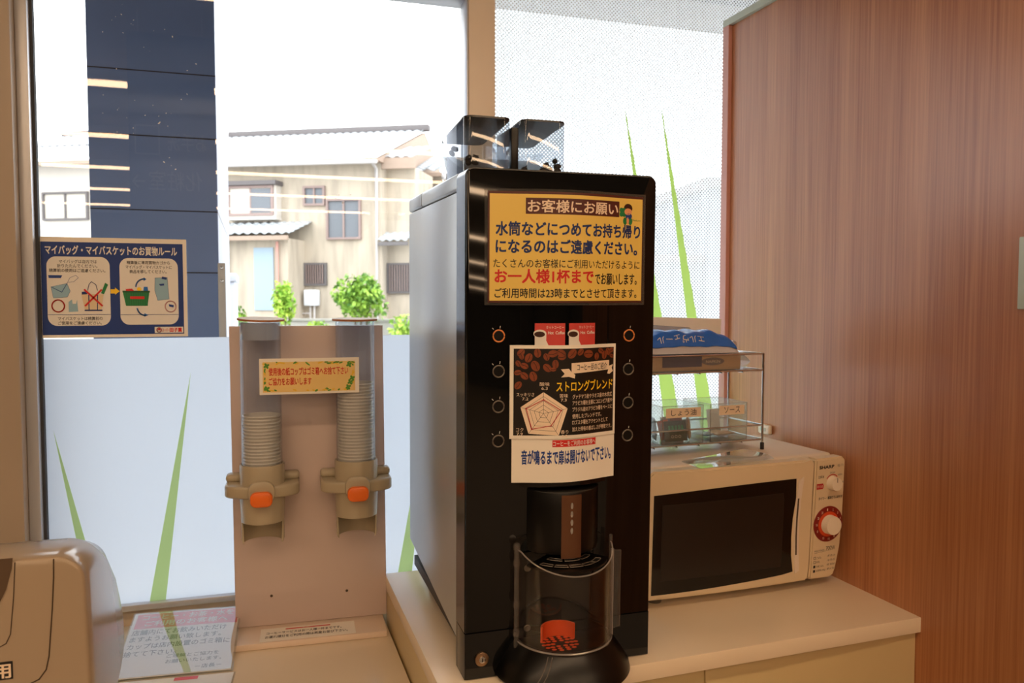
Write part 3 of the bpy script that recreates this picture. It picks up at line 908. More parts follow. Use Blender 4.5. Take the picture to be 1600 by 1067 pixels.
b = B(); b.line([(PU(x), PW(y)) for x, y in ((445, 570), (622, 685), (520, 846), (333, 882), (278, 665))], .0011, fq, .0014, .008, True)
for x, y in ((445, 570), (622, 685), (520, 846), (333, 882), (278, 665)): b.ell((PU(x), PW(y)), .0012, .0012, fq, .0014, 8)
b.build('chart_line', 'crimson_print', t)
for s, v, x, y, wd in (('酸味', '6.3', 455, 405, 48), ('苦味', '7.3', 648, 530, 44), ('香り', '5.8', 660, 915, 40), ('コク', '7.9', 218, 890, 36), ('スッキリさ', '7.2', 270, 518, 86)):
    text('lettering', s, PU(x - wd), PU(x + wd), PW(y + 20), PW(y - 20), fq, 'cream_print', t, .0008, .004)
    text('lettering', v, PU(x - 30), PU(x + 30), PW(y + 60), PW(y + 30), fq, 'cream_print', t, .0008, .004)

# ------------------------------------------------------------------ microwave
MWR = R(3.3)
MWL = Vector((.717, 1.39, ZC))
mw = thing('microwave_oven', 'cream microwave oven with two round dials beside the wood partition', 'microwave', MWL, (0, 0, MWR))
MWM = Matrix.Translation(MWL) @ Matrix.Rotation(MWR, 4, 'Z')
MW_W, Z0, Z1m = .478, .015, .280
B().box(.004, MW_W - .006, .034, .295, .017, Z1m, .006, 3).build('outer_shell', 'microwave_top', mw)
for x in (.05, MW_W - .05):
    for y in (.06, .26):
        B().lathe([(0, 0), (.014, 0), (.017, .018), (0, .018)], (x, y, 0), 18).build('foot', 'ring_grey', mw)
def fmw(u, w, off):                         # front skin: bowed and leaning a little forward at the top
    return (u, -.010 * (1 - (2 * u / MW_W - 1) ** 2) + .012 * (1 - w / .28) - .004 * (u / MW_W) - off, w)
def front_part(name, m, pts, th, off=0, n=0):
    t = bmesh.new()
    f = t.faces.new([t.verts.new((p[0], p[1], 0)) for p in pts])
    lo = min(p[0] for p in pts); hi = max(p[0] for p in pts); x = lo + .02
    while x < hi - 1e-4:
        bmesh.ops.bisect_plane(t, geom=t.verts[:] + t.edges[:] + t.faces[:], plane_co=(x, 0, 0), plane_no=(1, 0, 0)); x += .02
    r = bmesh.ops.extrude_face_region(t, geom=t.faces[:])
    top = [g for g in r['geom'] if isinstance(g, bmesh.types.BMVert)]
    ts = set(top)
    for v in t.verts:
        v.co = Vector(fmw(v.co.x, v.co.y, off if v in ts else off - th))
    bmesh.ops.recalc_face_normals(t, faces=t.faces)
    b = B(); b._merge(t); return b
dr = front_part('door', 'm', [(0, .022), (.3865, .02), (.3895, .05), (.3905, .18), (.391, .2735), (.38, .2785), (.01, .2785), (0, .27)], .032)
bmesh.ops.bevel(dr.bm, geom=[e for e in dr.bm.edges if len(e.link_faces) == 2 and e.calc_face_angle(0) > .9], offset=.004, segments=2, affect='EDGES')
door = dr.build('door', 'microwave', mw)
pl = front_part('p', 'm', [(.3895, .02), (.448, .018), (.458, .022), (.464, .035), (.474, .085), (.4775, .15), (.477, .27), (.468, .2785), (.3935, .2785), (.393, .18), (.392, .05)], .032)
bmesh.ops.bevel(pl.bm, geom=[e for e in pl.bm.edges if len(e.link_faces) == 2 and e.calc_face_angle(0) > .9], offset=.004, segments=2, affect='EDGES')
panel = pl.build('control_panel', 'microwave', mw)
wpts = [(.012 + .33 * i / 12, .232 + .010 * math.sin(PI * .5 * i / 12)) for i in range(13)] + [(.343, .2), (.337, .16), (.335, .12), (.337, .08), (.343, .045)] + [(.343 - .331 * i / 12, .043 - .010 * math.sin(PI * .5 * i / 12)) for i in range(1, 13)]
win = front_part('w', 'm', wpts, .003, .0012).build('door_window', 'oven_glass', door)
front_part('w', 'm', [(.03, .06), (.31, .06), (.312, .08), (.312, .2), (.31, .215), (.03, .212)], .0005, .0018).build('window_screen', 'oven_mesh', win)
hpts = [(.349, .238), (.362, .244), (.357, .2), (.354, .15), (.355, .1), (.36, .045), (.349, .04), (.344, .09), (.342, .14), (.344, .19)]
front_part('h', 'm', hpts, .004, .0016).build('handle_recess', 'microwave_top', door)
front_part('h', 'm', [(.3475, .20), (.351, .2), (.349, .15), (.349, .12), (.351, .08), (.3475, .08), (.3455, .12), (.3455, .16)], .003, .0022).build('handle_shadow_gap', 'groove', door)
def knob(u, w, r, h, name, m, par, cham=.003):
    o = B().lathe([(0, 0), (r * 1.06, 0), (r * 1.06, .002), (r, .004), (r * .96, h - cham), (r * .93, h), (0, h)], (0, 0, 0), 36).build(name, m, par)
    p = fmw(u, w, .0)
    o.matrix_local = Matrix.Translation(p) @ Matrix.Rotation(R(90), 4, 'X')
    return o
ring = B().lathe([(0, .0), (.037, 0), (.0385, .0006), (.037, .0018), (.026, .0022), (0, .0022)], (0, 0, 0), 48).build('dial_plate', 'dial_red', panel)
CU, CW = .433, .137
ring.matrix_local = Matrix.Translation(fmw(CU, CW, .0012)) @ Matrix.Rotation(R(90 + 2.4), 4, 'X')
gl = B().lathe([(0, 0), (.027, 0), (.024, .0012), (0, .0012)], (0, 0, .0022), 40).build('dial_plate_centre', 'dial_centre', ring)
knob(CU, CW, .0205, .020, 'timer_dial', 'cream_plastic', panel)
kb = knob(.440, .224, .0145, .016, 'power_dial', 'cream_plastic', panel)
b = B(); b.box(-.0008, .0008, .004, .0135, .0155, .0165); b.build('pointer_mark', 'ring_grey', kb)
ftx = lambda u, w, off: fmw(u, w, off)
def pt(body, x0, x1, z0, z1, m='black_print', bold=0.0):
    text('lettering', body, x0, x1, z0, z1, ftx, m, panel, .0006, bold)
pt('SHARP', .4025, .4435, .2560, .2635, bold=.03)
pt('RE-T1', .4535, .469, .258, .263, 'grey_print')
pt('500W', .432, .447, .2445, .2485, 'grey_print')
pt('600W', .4555, .468, .2385, .2425, 'grey_print')
pt('700W', .462, .475, .2215, .2258, 'grey_print')
pt('生解凍', .4005, .4165, .2365, .2425)
pt('タイマー・解凍グラムめやす', .4045, .471, .1895, .1965, bold=.01)
b = B()
b.line([(.440 + .0185 * math.cos(R(a)), .224 + .0185 * math.sin(R(a))) for a in range(45, 146, 10)], .002, ftx, .0006)
b.poly([(.3975, .2135), (.4145, .2135), (.4165, .217), (.4165, .221), (.4145, .2255), (.3975, .2255)], ftx, .0006)
b.build('red_print', 'crimson_print', panel)
text('lettering', 'あたため', .399, .414, .2165, .2225, ftx, 'cream_print', panel, .001)
dm = ring.matrix_local
ringf = lambda u, w, off: tuple(dm @ Vector((u, -w * -1, .0024 + off)))
for k, s in enumerate(('0', '10', '20', '30', '1', '2', '3', '4', '5', '6', '8', '10', '15')):
    a = R(205 - k * 26.5)
    cx, cy = .0318 * math.cos(a), .0318 * math.sin(a)
    sz = .0026
    text('dial_numeral', s, cx - sz * (.5 + .3 * (len(s) - 1)), cx + sz * (.5 + .3 * (len(s) - 1)), cy - sz, cy + sz, ringf, 'cream_print', panel, .0003)
pt('HIGH POWER', .400, .428, .0785, .0825, 'grey_print')
pt('700W', .432, .4575, .0795, .0875)
b = B(); b.line([(.400, .076), (.4585, .0795)], .0004, ftx, .0006)
for k in range(4):
    z = .0655 - k * .0095
    if k < 2: b.line([(.3995, z - .0022), (.4045, z - .0022), (.4045, z + .0026), (.3995, z + .0026)], .0008, ftx, .0006, closed=True)
    else: b.poly([(.399, z - .0026), (.4045, z - .0026), (.4045, z + .003), (.399, z + .003)], ftx, .0006)
b.build('menu_mark', 'black_print', panel)
for k, (s1, s2) in enumerate((('ごはん', '1杯 約1分'), ('牛乳', '1本 約1分'), ('冷凍ごはん', '1杯 約3分'), ('お惣菜(100g)', '約1分'))):
    z = .0655 - k * .0095
    pt(s1, .4065, .4065 + (.014, .010, .021, .027)[k], z - .0024, z + .0026)
    pt(s2, .437, .459, z - .0018, z + .0032)

# clear flat plate lying on the oven top
MZ = ZC + Z1m
t = bmesh.new()
pp = [(.826, 1.383), (1.022, 1.424), (1.034, 1.47), (1.02, 1.53), (.822, 1.452)]
b = B().prism(pp, 2, MZ + .0008, MZ + .0035, .0008)
tag(b.build('acrylic_plate', 'acrylic'), 'clear flat acrylic plate lying on the microwave under the rack', 'plate')

# ------------------------------------------------------------------ wire rack and what stands in it
RKL = Vector((1.066, 1.53, MZ))
RKM = Matrix.Translation(RKL) @ Matrix.Rotation(MWR, 4, 'Z')
rk = thing('wire_rack', 'two tier chrome wire rack standing on the microwave', 'rack', RKL, (0, 0, MWR))
RW, RD = -.33, .125
for x in (0, RW):
    for y in (0, RD):
        B().tube([(x, y, .006), (x, y, .213)], .0026, 10).build('post', 'chrome', rk)
        B().lathe([(0, 0), (.0044, 0), (.0044, .014), (.003, .016), (0, .016)], (x, y, 0), 14).build('foot_cap', 'black_matte', rk)
for z0, z1, nm in ((.022, .054, 0), (.176, .212, 1)):
    for z, nme in ((z0, 'tray_frame'), (z1, 'guard_rail')):
        B().tube([(0, 0, z), (0, RD, z), (RW, RD, z), (RW, 0, z)], .0021, 8, True).build(nme, 'chrome', rk)
    g = B()
    for k in range(1, 6): g.tube([(RW * k / 6, -.003, z0 - .003), (RW * k / 6, RD, z0 - .003)], .0013, 6)
    g.build('tray_wire', 'chrome', rk)
    B().box(RW + .004, -.004, .004, RD - .004, z0 - .0012, z0 + .0006).build('tray_sheet', 'steel', rk)

def rthing(name, label, cat, x, y, z, rz=0):
    return thing(name, label, cat, RKM @ Vector((x, y, z)), (0, 0, MWR + rz))
def box_bin(label, x0, x1, lab, tagx):
    wd = x1 - x0
    t = rthing('acrylic_bin', label, 'bin', x0, .006, .0232)
    h, d, k = .082, .108, .002
    b = B(); b.box(0, wd, 0, d, 0, k); b.box(0, wd, 0, k, k, h); b.box(0, wd, d - k, d, k, h); b.box(0, k, k, d - k, k, h); b.box(wd - k, wd, k, d - k, k, h)
    b.build('bin_walls', 'acrylic_box', t)
    e = B()
    for x in (k / 2, wd - k / 2): e.tube([(x, k / 2, .001), (x, k / 2, h)], .0011, 6)
    e.tube([(0, k / 2, .001), (wd, k / 2, .001)], .0011, 6); e.tube([(0, k / 2, h), (wd, k / 2, h), (wd, d, h), (0, d, h)], .0009, 6, True)
    e.build('bin_edge', 'acrylic_rim', t)
    ff = lambda u, w, off: (u, -off, w)
    tg = B().sheet(ff, tagx[0], tagx[1], .057, .0775, 2, 1, .0003, .0002).build('paper_tag', 'tag', t)
    text('lettering', lab, tagx[0] + .013, tagx[1] - .012, .061, .0745, ff, 'black_print', tg, .0009)
    return t
box_bin('clear acrylic bin with the soy sauce tag, left of the two', -.252, -.149, 'しょう油', (.009, .096))
box_bin('clear acrylic bin with the three letter sauce tag, right of the two', -.132, -.036, 'ソース', (.022, .088))
def packet(name, label, m, x, y, z, w, h, th, rx=0, rz=0, ry=0):
    """a sealed sachet: a pillow with crimped ends"""
    t = bmesh.new(); n = 10
    for s in (1, -1):
        G = [[t.verts.new(((i / n - .5) * w, s * th / 2 * (max(0, 1 - (2 * i / n - 1) ** 2) * max(0, 1 - (2 * j / n - 1) ** 4)) ** .6, j / n * h)) for j in range(n + 1)] for i in range(n + 1)]
        for i in range(n):
            for j in range(n): t.faces.new((G[i][j], G[i + 1][j], G[i + 1][j + 1], G[i][j + 1]))
    bmesh.ops.remove_doubles(t, verts=t.verts, dist=1e-6); bmesh.ops.recalc_face_normals(t, faces=t.faces)
    b = B(); b._merge(t); o = b.build(name, m)
    o.location = RKM @ Vector((x, y, z)); o.rotation_euler = Euler((rx, ry, MWR + rz))
    return tag(o, label, 'sauce packet')
def zt(z): return .0254 + z
gpk = packet('sauce_packet', 'dark green soy sauce packet leaning at the front of its bin', 'pk_green', -.205, .024, zt(.001), .056, .044, .010, R(-12))
ff = lambda u, w, off: (u, -.0055 - off, w)
for i in range(3):
    B().line([(-.012 + .009 * i + .003 * math.cos(a * PI / 5), .010 + .0026 * math.sin(a * PI / 5)) for a in range(10)], .0008, ff, .0004, closed=True).build('printed_ring', 'tag', gpk)
b = B()
for i in range(5): b.box(-.02 + i * .008, -.015 + i * .008, -.0062, -.0056, .022, .034)
b.build('printed_band', 'green_print', gpk)
packet('sauce_packet', 'maroon soy sauce packet standing behind the green packet', 'pk_red', -.184, .052, zt(.001), .036, .056, .012, R(-8), R(10))
packet('sauce_packet', 'small orange packet tilted in the soy sauce bin', 'pk_orange', -.215, .048, zt(.002), .026, .042, .01, R(-6), R(-8), R(-12))
packet('sauce_packet', 'silver soy sauce packet between the orange and maroon packets', 'pk_silver', -.2, .072, zt(.001), .026, .046, .01, R(-8))
packet('sauce_packet', 'tan soy sauce packet at the right side of its bin', 'pk_tan', -.163, .038, zt(.001), .02, .05, .01, R(-6), R(60))
packet('sauce_packet', 'pale grey soy sauce packet at the left side of its bin', 'pk_silver', -.238, .06, zt(.001), .03, .05, .012, R(-5), R(75))
packet('sauce_packet', 'tan packet lying flat in the right acrylic bin', 'pk_tan', -.078, .078, zt(.006), .056, .05, .011, R(86), R(5))
packet('sauce_packet', 'white packet leaning up inside the right acrylic bin', 'pk_white', -.065, .086, zt(.0065), .04, .05, .010, R(-8), R(12))
packet('sauce_packet', 'silver packet lying at the left of the right bin', 'pk_silver', -.113, .082, zt(.006), .03, .05, .011, R(86), R(-4))

# paper napkins on the upper tier
TZ = .1767
t = rthing('napkin_bundle', 'kraft napkin bundle with a navy label in a clear bag, lower of two', 'napkins', -.17, .012, TZ)
b = B().box(-.15, .122, .002, .096, .001, .034, .004, 3); b.build('napkin_block', 'kraft', t)
ff = lambda u, w, off: (u, .002 - off, w)
B().sheet(ff, -.078, .02, .010, .034, 2, 1, .0005, .0004).build('navy_label', 'pack_navy', t)
b = B(); b.ell((.048, .0205), .029, .0085, ff, .0008, 24); b.build('oval_stamp', 'house_dark', t)
text('lettering', 'NAPKIN', .03, .066, .0175, .0235, ff, 'tag', t, .0012)
bg = bmesh.new()
prof = [(-.152, .0), (-.152, .037), (.122, .037), (.136, .028), (.146, .018), (.134, .006), (.125, 0)]
b = B().prism(prof, 1, -.0005, .098, .003); b.build('clear_bag', 'bag_clear', t)
t = rthing('napkin_pack', 'bright blue and white napkin pack lying on the kraft bundle', 'napkins', -.17, .012, TZ + .0385)
def pillow(x0, x1, y0, y1, h, nx=40, ny=16):
    t2 = bmesh.new(); G = []
    for i in range(nx + 1):
        row = []
        for j in range(ny + 1):
            a, c = i / nx, j / ny
            e = (max(0, 1 - (2 * a - 1) ** 6) * max(0, 1 - (2 * c - 1) ** 4)) ** .5
            wv = 1 + .05 * math.sin(a * 17 + c * 5) + .04 * math.sin(a * 41 + 2)
            row.append(t2.verts.new((x0 + (x1 - x0) * a, y0 + (y1 - y0) * c, h * e * wv * (.86 + .14 * math.sin(PI * a)))))
        G.append(row)
    for i in range(nx):
        for j in range(ny): t2.faces.new((G[i][j], G[i + 1][j], G[i + 1][j + 1], G[i][j + 1]))
    rim_ = [G[i][0] for i in range(nx + 1)] + [G[nx][j] for j in range(1, ny + 1)] + [G[i][ny] for i in range(nx - 1, -1, -1)] + [G[0][j] for j in range(ny - 1, 0, -1)]
    t2.faces.new(rim_[::-1])
    bmesh.ops.recalc_face_normals(t2, faces=t2.faces)
    b = B(); b._merge(t2); return b
pillow(-.15, .118, 0, .1, .048).build('white_wrapper', 'napkin_white', t)
def fpl(u, w, off):                          # blue printed band that follows the front of the pillow
    a = (u + .15) / .268; c = w
    e = (max(0, 1 - (2 * a - 1) ** 6) * max(0, 1 - (2 * c - 1) ** 4)) ** .5
    wv = 1 + .05 * math.sin(a * 17 + c * 5) + .04 * math.sin(a * 41 + 2)
    return (u, .1 * c - off * .6, .048 * e * wv * (.86 + .14 * math.sin(PI * a)) + off)
bnd = B().sheet(fpl, -.149, .110, .012, .6, 40, 18, .0006, .0006).build('blue_band', 'napkin_blue', t)
fl = lambda u, w, off: fpl(u, w, off)
text('lettering', 'エルヴェール', -.088, .028, .022, .10, fl, 'white_print', bnd, .0022, 0, True)
B().tube([(.108, .02, .006), (.124, .035, .016), (.137, .05, .006)], [.012, .009, .002], 10).build('bag_twist', 'bag_clear', t)
B().sheet(lambda u, w, off: (u, .062 + off + .035 * (w), .036 + .030 * w * (.4 + .6 * (.12 - u) / .27)), -.15, .05, 0, 1, 12, 4, .0005).build('lilac_flap', 'napkin_lilac', t)
t = rthing('white_card', 'plain white card standing behind the napkin packs', 'card', -.12, .116, TZ + .0005)
B().box(-.20, .088, 0, .002, .003, .112, .0006, rot=Matrix.Rotation(R(1.6), 4, 'Y')).build('card_sheet', 'card', t)

# things on the partition
t = thing('outlet_box', 'small pale outlet box on the wood partition behind the rack', 'outlet', (1.209, 1.715, ZC + .280))
B().box(-.013, -.0005, -.024, .022, -.002, .022, .005, 3).build('box_cover', 'cream_plastic', t)
B().box(-.0145, -.0125, -.012, .010, .006, .015, .0008).build('socket', 'trim_green', t)
t = thing('wall_plate', 'pale switch plate at the right edge of the wood partition', 'switch plate', (1.2165, 1.0, 1.45))
B().box(-.006, -.0005, -.035, .0345, 0, .12, .002).build('plate_cover', 'trim_green', t)
B().box(-.0075, -.0055, -.015, .015, .03, .09, .001).build('rocker', 'cream_plastic', t)

# ------------------------------------------------------------------ cup dispenser
DL = Vector((.112, 1.776, ZL)); DRZ = R(-3.0)
DM = Matrix.Translation(DL) @ Matrix.Rotation(DRZ, 4, 'Z')
dp = thing('cup_dispenser', 'double paper cup dispenser on a taupe board with orange buttons', 'cup dispenser', DL, (0, 0, DRZ))
bb = B().prism([(-.1605, .0135), (.1575, .0135), (.1535, .654), (-.164, .654)], 1, 0, .014, .0008)
bb.build('back_board', 'board', dp)
B().box(-.1605, .1485, -.092, .013, .0005, .013, .0008).build('base_ledge', 'ledge', dp)
for x, z in ((-.087, .077), (.071, .074)):
    o = B().lathe([(0, 0), (.0025, 0), (.003, .0008), (.001, .0014), (0, .0014)], (0, 0, 0), 14).build('screw', 'groove', dp)
    o.matrix_local = Matrix.Translation((x, 0, z)) @ Matrix.Rotation(R(90), 4, 'X')
def station(x):
    c = (x, -.051, 0)
    tb = B().lathe([(.0405, .366), (.0405, .664), (.0388, .664), (.0388, .366)], c, 40, closed_prof=True).build('cup_tube', 'tube_clear', dp)
    if x < 0:
        B().lathe([(.0386, .628), (.0386, .662), (.0382, .662), (.0382, .628)], c, 40, closed_prof=True).build('frosted_band', 'tube_band', tb)  # translucent band inside the top of the left tube
    co = B().lathe([(.0408, .374), (.0435, .374), (.0445, .371), (.0445, .30), (.0425, .256), (.0405, .256), (.0405, .30)], c, 44, closed_prof=True)
    hs = co.build('housing', 'beige', dp)
    # lower half shell at the back, open to the front
    B().lathe([(.0425, .262), (.0425, .218), (.040, .210), (.0380, .210), (.0385, .218), (.0402, .262)], c, 30, R(-16), R(196), True).build('chute_shell', 'beige', hs)
    # flange with wings
    fl = []
    for i in range(33):
        a = PI + PI * i / 32
        fl.append((x + .0735 * math.cos(a), -.051 - .006 + .038 * math.sin(a) * (1 if True else 0)))
    fl = [(x - .0735, -.004)] + fl + [(x + .0735, -.004)]
    B().prism(fl, 2, .309, .334, .005, 3).build('flange', 'beige', hs)
    for s in (-1, 1):
        B().box(x + s * .056 - .0175, x + s * .056 + .0175, -.034, -.001, .332, .349, .007, 3).build('flange_wing', 'beige', hs)
    # button housing and button
    B().prism(rrect(x - .0255, x + .0255, .303, .346, .019, .014), 1, -.103, -.07, .003).build('button_housing', 'beige', hs)
    bt = B().prism(rrect(x - .0215, x + .0215, .296, .3265, .012, .012), 1, -.1135, -.1, .0035, 3).build('push_button', 'orange', dp)
    B().prism(rrect(x - .0165, x + .0165, .300, .3225, .0095, .0095), 1, -.1145, -.1125, .0008).build('button_pad', 'orange', bt)
    B().box(x - .025, x + .025, -.014, .002, .25, .31, .003).build('bracket', 'beige', hs)
station(-.0995); station(.0905)
cup0 = None
for x, n, side_ in ((-.0995, 16, 'left'), (.0905, 25, 'right')):
    for k in range(n):
        z = .372 + k * .0068
        if cup0 is None:
            b = B().lathe([(0, -.066), (.0255, -.066), (.026, -.070), (.0268, -.070), (.0352, -.0032), (.0372, -.0034), (.0383, -.0016), (.0374, .0006), (.0350, .0004), (.0262, -.064), (0, -.064)], (0, 0, 0), 32)
            o = b.build('paper_cup', 'cup'); cup0 = o
        else:
            o = cup0.copy(); COL.objects.link(o)
        o.location = DM @ Vector((x, -.051, z))
        tag(o, 'white paper cup nested in the %s stack inside the %s tube' % (('shorter', 'left') if side_ == 'left' else ('taller', 'right')), 'paper cup', 'paper cups in the %s tube' % side_)
for x, s in ((-.0975, 'left'), (.0905, 'right')):
    t = thing('cardboard_lid', 'round white cardboard lid resting on the %s cup tube' % s, 'lid', DM @ Vector((x, -.051, .6645)))
    t.rotation_euler = (R(3.2), R(1.4), 0) if s == 'left' else (R(1.6), 0, 0)
    t.location.z += .0028 if s == 'left' else .0013
    B().lathe([(0, .0036), (.0462, .0036), (.0462, .0042), (0, .0042)], (0, 0, 0), 44).build('top_liner', 'card_lid', t)
    B().lathe([(0, 0), (.0466, 0), (.0466, .0036), (0, .0036)], (0, 0, 0), 44).build('corrugated_edge', 'card_edge', t)

# strip label across both tubes
t = thing('instruction_label', 'cream label with red lettering and clover border across both cup tubes', 'label', DM @ Vector((-.1005, -.0925, .519)), (0, 0, DRZ))
ff = lambda u, w, off: (u, -off, w)
B().sheet(ff, 0, .196, 0, .0725, 2, 1, .0004, 0).build('label_sheet', 'paper', t)
B().sheet(ff, .0065, .188, .0045, .0655, 2, 1, .0002, .0004).build('printed_panel', mat('label_cream', (240, 206, 130), .5), t)
rl = random.Random(5)
b = B(); b2 = B()
for k in range(58):
    u = .008 + .178 * rl.random(); w = .0075 if rl.random() < .5 else .0625
    if k > 40: u = .0105 if rl.random() < .5 else .1835; w = .006 + .058 * rl.random()
    (b if k % 2 else b2).ell((u, w + rl.uniform(-.0015, .0015)), rl.uniform(.0025, .006), .0016, ff, .0008 + k * 1e-6, 10, rl.uniform(-.7, .7) if k <= 40 else PI / 2 + rl.uniform(-.6, .6))
for u, w in ((.014, .058), (.014, .012), (.176, .058), (.178, .022), (.182, .03), (.174, .012)):
    for a in range(4): b.ell((u + .0032 * math.cos(a * PI / 2 + .5), w + .0032 * math.sin(a * PI / 2 + .5)), .003, .0022, ff, .0011, 10, a * PI / 2 + .5)
b.build('border_pattern', mat('leaf_print', (84, 150, 50), .5), t); b2.build('border_pattern', mat('petal_print', (240, 196, 60), .5), t)
text('lettering', '使用後の紙コップはゴミ箱へお捨て下さい', .018, .174, .038, .0545, ff, 'red_print', t, .0012, .02)
text('lettering', 'ご協力をお願いします', .018, .101, .0185, .034, ff, 'red_print', t, .0012, .02)

# small card lying on the ledge
t = thing('service_card', 'small laminated card with red bar lying on the dispenser ledge', 'card', DM @ Vector((-.1085, -.087, .0134)), (0, 0, R(-3.2)))
ff = lambda u, w, off: (u, w, off)
B().sheet(ff, 0, .193, 0, .066, 2, 1, .0006, 0).build('card_sheet', 'paper', t)
b = B(); b.poly([(.05, .0535), (.142, .0535), (.142, .0585), (.05, .0585)], ff, .0008); b.build('red_bar', 'red_print', t)
text('lettering', 'お願い', .085, .105, .0542, .0578, ff, 'cream_print', t, .001)
text('lettering', 'コーヒーサービスはお一人様一杯までです。', .012, .165, .0335, .046, ff, 'black_print', t, .0008, .012)
text('lettering', 'お連れ様分をご利用の際は再度お並び下さい。', .010, .177, .0135, .027, ff, 'black_print', t, .0008, .012)

# ------------------------------------------------------------------ slanted notice in an acrylic stand
NL = Vector((-.262, 1.624, ZL + .0008)); NZ = R(-5.2)
tilt = R(10.5)
t = thing('slanted_notice', 'gently sloping glossy notice with a pink heading beside the cup dispenser', 'notice', NL, (0, 0, NZ))
ct, st = math.cos(tilt), math.sin(tilt)
NWd, NLn = .209, .223
def fn_(u, w, off):
    e = .0006 * math.sin(PI * min(1, max(0, w / NLn)) * 1.5) - .006 * max(0, (u - .17) / .04) ** 2 * math.sin(PI * min(1, max(0, w / NLn)))
    return (u - w * .03, w * ct - off * st, w * st + off * ct + .0036 + e * .6)
B().sheet(fn_, -.004, NWd + .004, -.002, NLn + .004, 6, 16, .0016, -.002).build('acrylic_stand', 'acrylic', t)
B().box(.004, NWd - .004, NLn * ct - .06, NLn * ct - .057, 0, NLn * st - .012).build('stand_leg', 'acrylic', t)
B().sheet(fn_, 0, NWd, 0, NLn, 8, 16, .0004, .0002).build('paper_sheet', 'paper_gloss', t)
B().sheet(fn_, 0, NWd, 0, NLn, 8, 16, .0004, .0026).build('clear_cover', 'cover', t)
b = B()
for k in range(8): b.poly([(.006, .1655 + k * .00675), (NWd - .002, .1655 + k * .00675), (NWd - .002, .1655 + (k + 1) * .00675), (.006, .1655 + (k + 1) * .00675)], fn_, .0008, .02)
b.build('heading_band', 'pink_print', t)
for s_, x0, x1, w, h, m, bd in (('コーヒー・お茶・水を', .08, .95, .2055, .02, 'white_print', .02), ('ご利用のお客様へ', .12, .90, .182, .02, 'white_print', .02), ('店舗内にてお飲みいただけ', .03, .90, .150, .0185, 'black_print', .008),
                        ('ますようお願い致します。', .03, .86, .126, .018, 'black_print', .008), ('カップは店内設置のゴミ箱に', .03, .95, .101, .0185, 'black_print', .008), ('捨てて下さい。', .02, .48, .076, .018, 'black_print', .008),
                        ('ご理解とご協力を', .41, .87, .060, .0125, 'black_print', .005), ('お願いいたします。', .41, .90, .042, .012, 'black_print', .005), ('－店長－', .68, .91, .019, .0125, 'black_print', .005)):
    text('lettering', s_, NWd * x0, NWd * x1, w - h / 2, w + h / 2, fn_, m, t, .0012, bd)
t = thing('flat_notice', 'flat white notice with a pink mark in front of the sloping notice', 'notice', (-.262, 1.505, ZL + .0006), (0, 0, NZ))
B().box(.0, .208, 0, .112, 0, .0022, .0006).build('acrylic_sheet', 'acrylic', t)
B().box(.003, .205, .003, .109, .0023, .0029).build('paper_sheet', 'paper_gloss', t)
b = B().poly([(.10, .094), (.142, .094), (.142, .107), (.10, .107)], lambda u, w, off: (u, w, .0029 + off), .0004); b.build('heading_band', 'pink_print', t)

# ------------------------------------------------------------------ tabletop appliance at the left
AL = Vector((-.42, 1.10, ZL))
ap = thing('drink_server', 'glossy taupe countertop drink server at the far left', 'drink server', AL)
t2 = bmesh.new(); rings = []
for y, zb, zt, ins in ((-.001, .09, .391, .004), (.0005, .09, .3935, .001), (.003, .09, .3945, 0), (.03, .105, .3965, 0), (.085, .125, .394, 0), (.15, .142, .372, .0), (.22, .152, .318, .001), (.26, .158, .276, .003), (.29, .165, .240, .005), (.308, .178, .215, .010)):
    q = [(-.40, zb), (-.40, zt)]
    r = min(.034, (zt - zb) * .45)
    for i in range(9):
        an = R(90 - 90 * i / 8); cz = zt - r + r * math.sin(an)
        q.append((.2145 + .009 * (.4 - cz) / .4 - ins - r + r * math.cos(an), cz))
    q.append((.2235 - .009 * zb / .4 - ins, zb))
    rings.append([t2.verts.new((x, y, z)) for x, z in q])
for A, C in zip(rings[:-1], rings[1:]):
    for i in range(len(A)):
        j = (i + 1) % len(A); t2.faces.new((A[i], A[j], C[j], C[i]))
t2.faces.new(rings[0]); t2.faces.new(rings[-1][::-1])
bmesh.ops.recalc_face_normals(t2, faces=t2.faces)
b = B(); b._merge(t2); body = b.build('shell', 'appliance', ap, 50)
B().box(-.40, -.09, .03, .27, 0, .15, .01).build('pedestal', 'appliance_dark', ap)
B().box(-.40, .02, -.0, .24, 0, .018, .006).build('drip_base', 'appliance_dark', ap)
fa = lambda u, w, off: (u, -off - .001, w)
fc = [(-.40, .235), (.150, .24), (.162, .245), (.170, .256), (.1735, .272), (.1785, .33), (.181, .37), (.1815, .392), (-.40, .392)]
b = B(); b.line(fc[:-1], .0016, fa, .0006); b.build('panel_seam', 'groove', ap)
b = B(); b.line([(-.4, .288), (.118, .289), (.128, .294), (.133, .305), (.1375, .35), (.140, .392)], .0012, fa, .0006); b.build('panel_seam', 'groove', ap)
b = B().poly([(-.4, .315), (.10, .315), (.118, .335), (.130, .36), (.1365, .385), (.138, .398), (-.4, .398)], fa, .0012, .02); b.build('dark_panel', 'appliance_dark', ap)
b = B().poly([(.02, .250), (.1345, .250), (.1345, .272), (.02, .272)], fa, .001); lb = b.build('label_backing', 'black_print', ap)
text('lettering', '飲料用', .07, .1325, .2515, .2705, fa, 'cream_print', lb, .0014, .03)

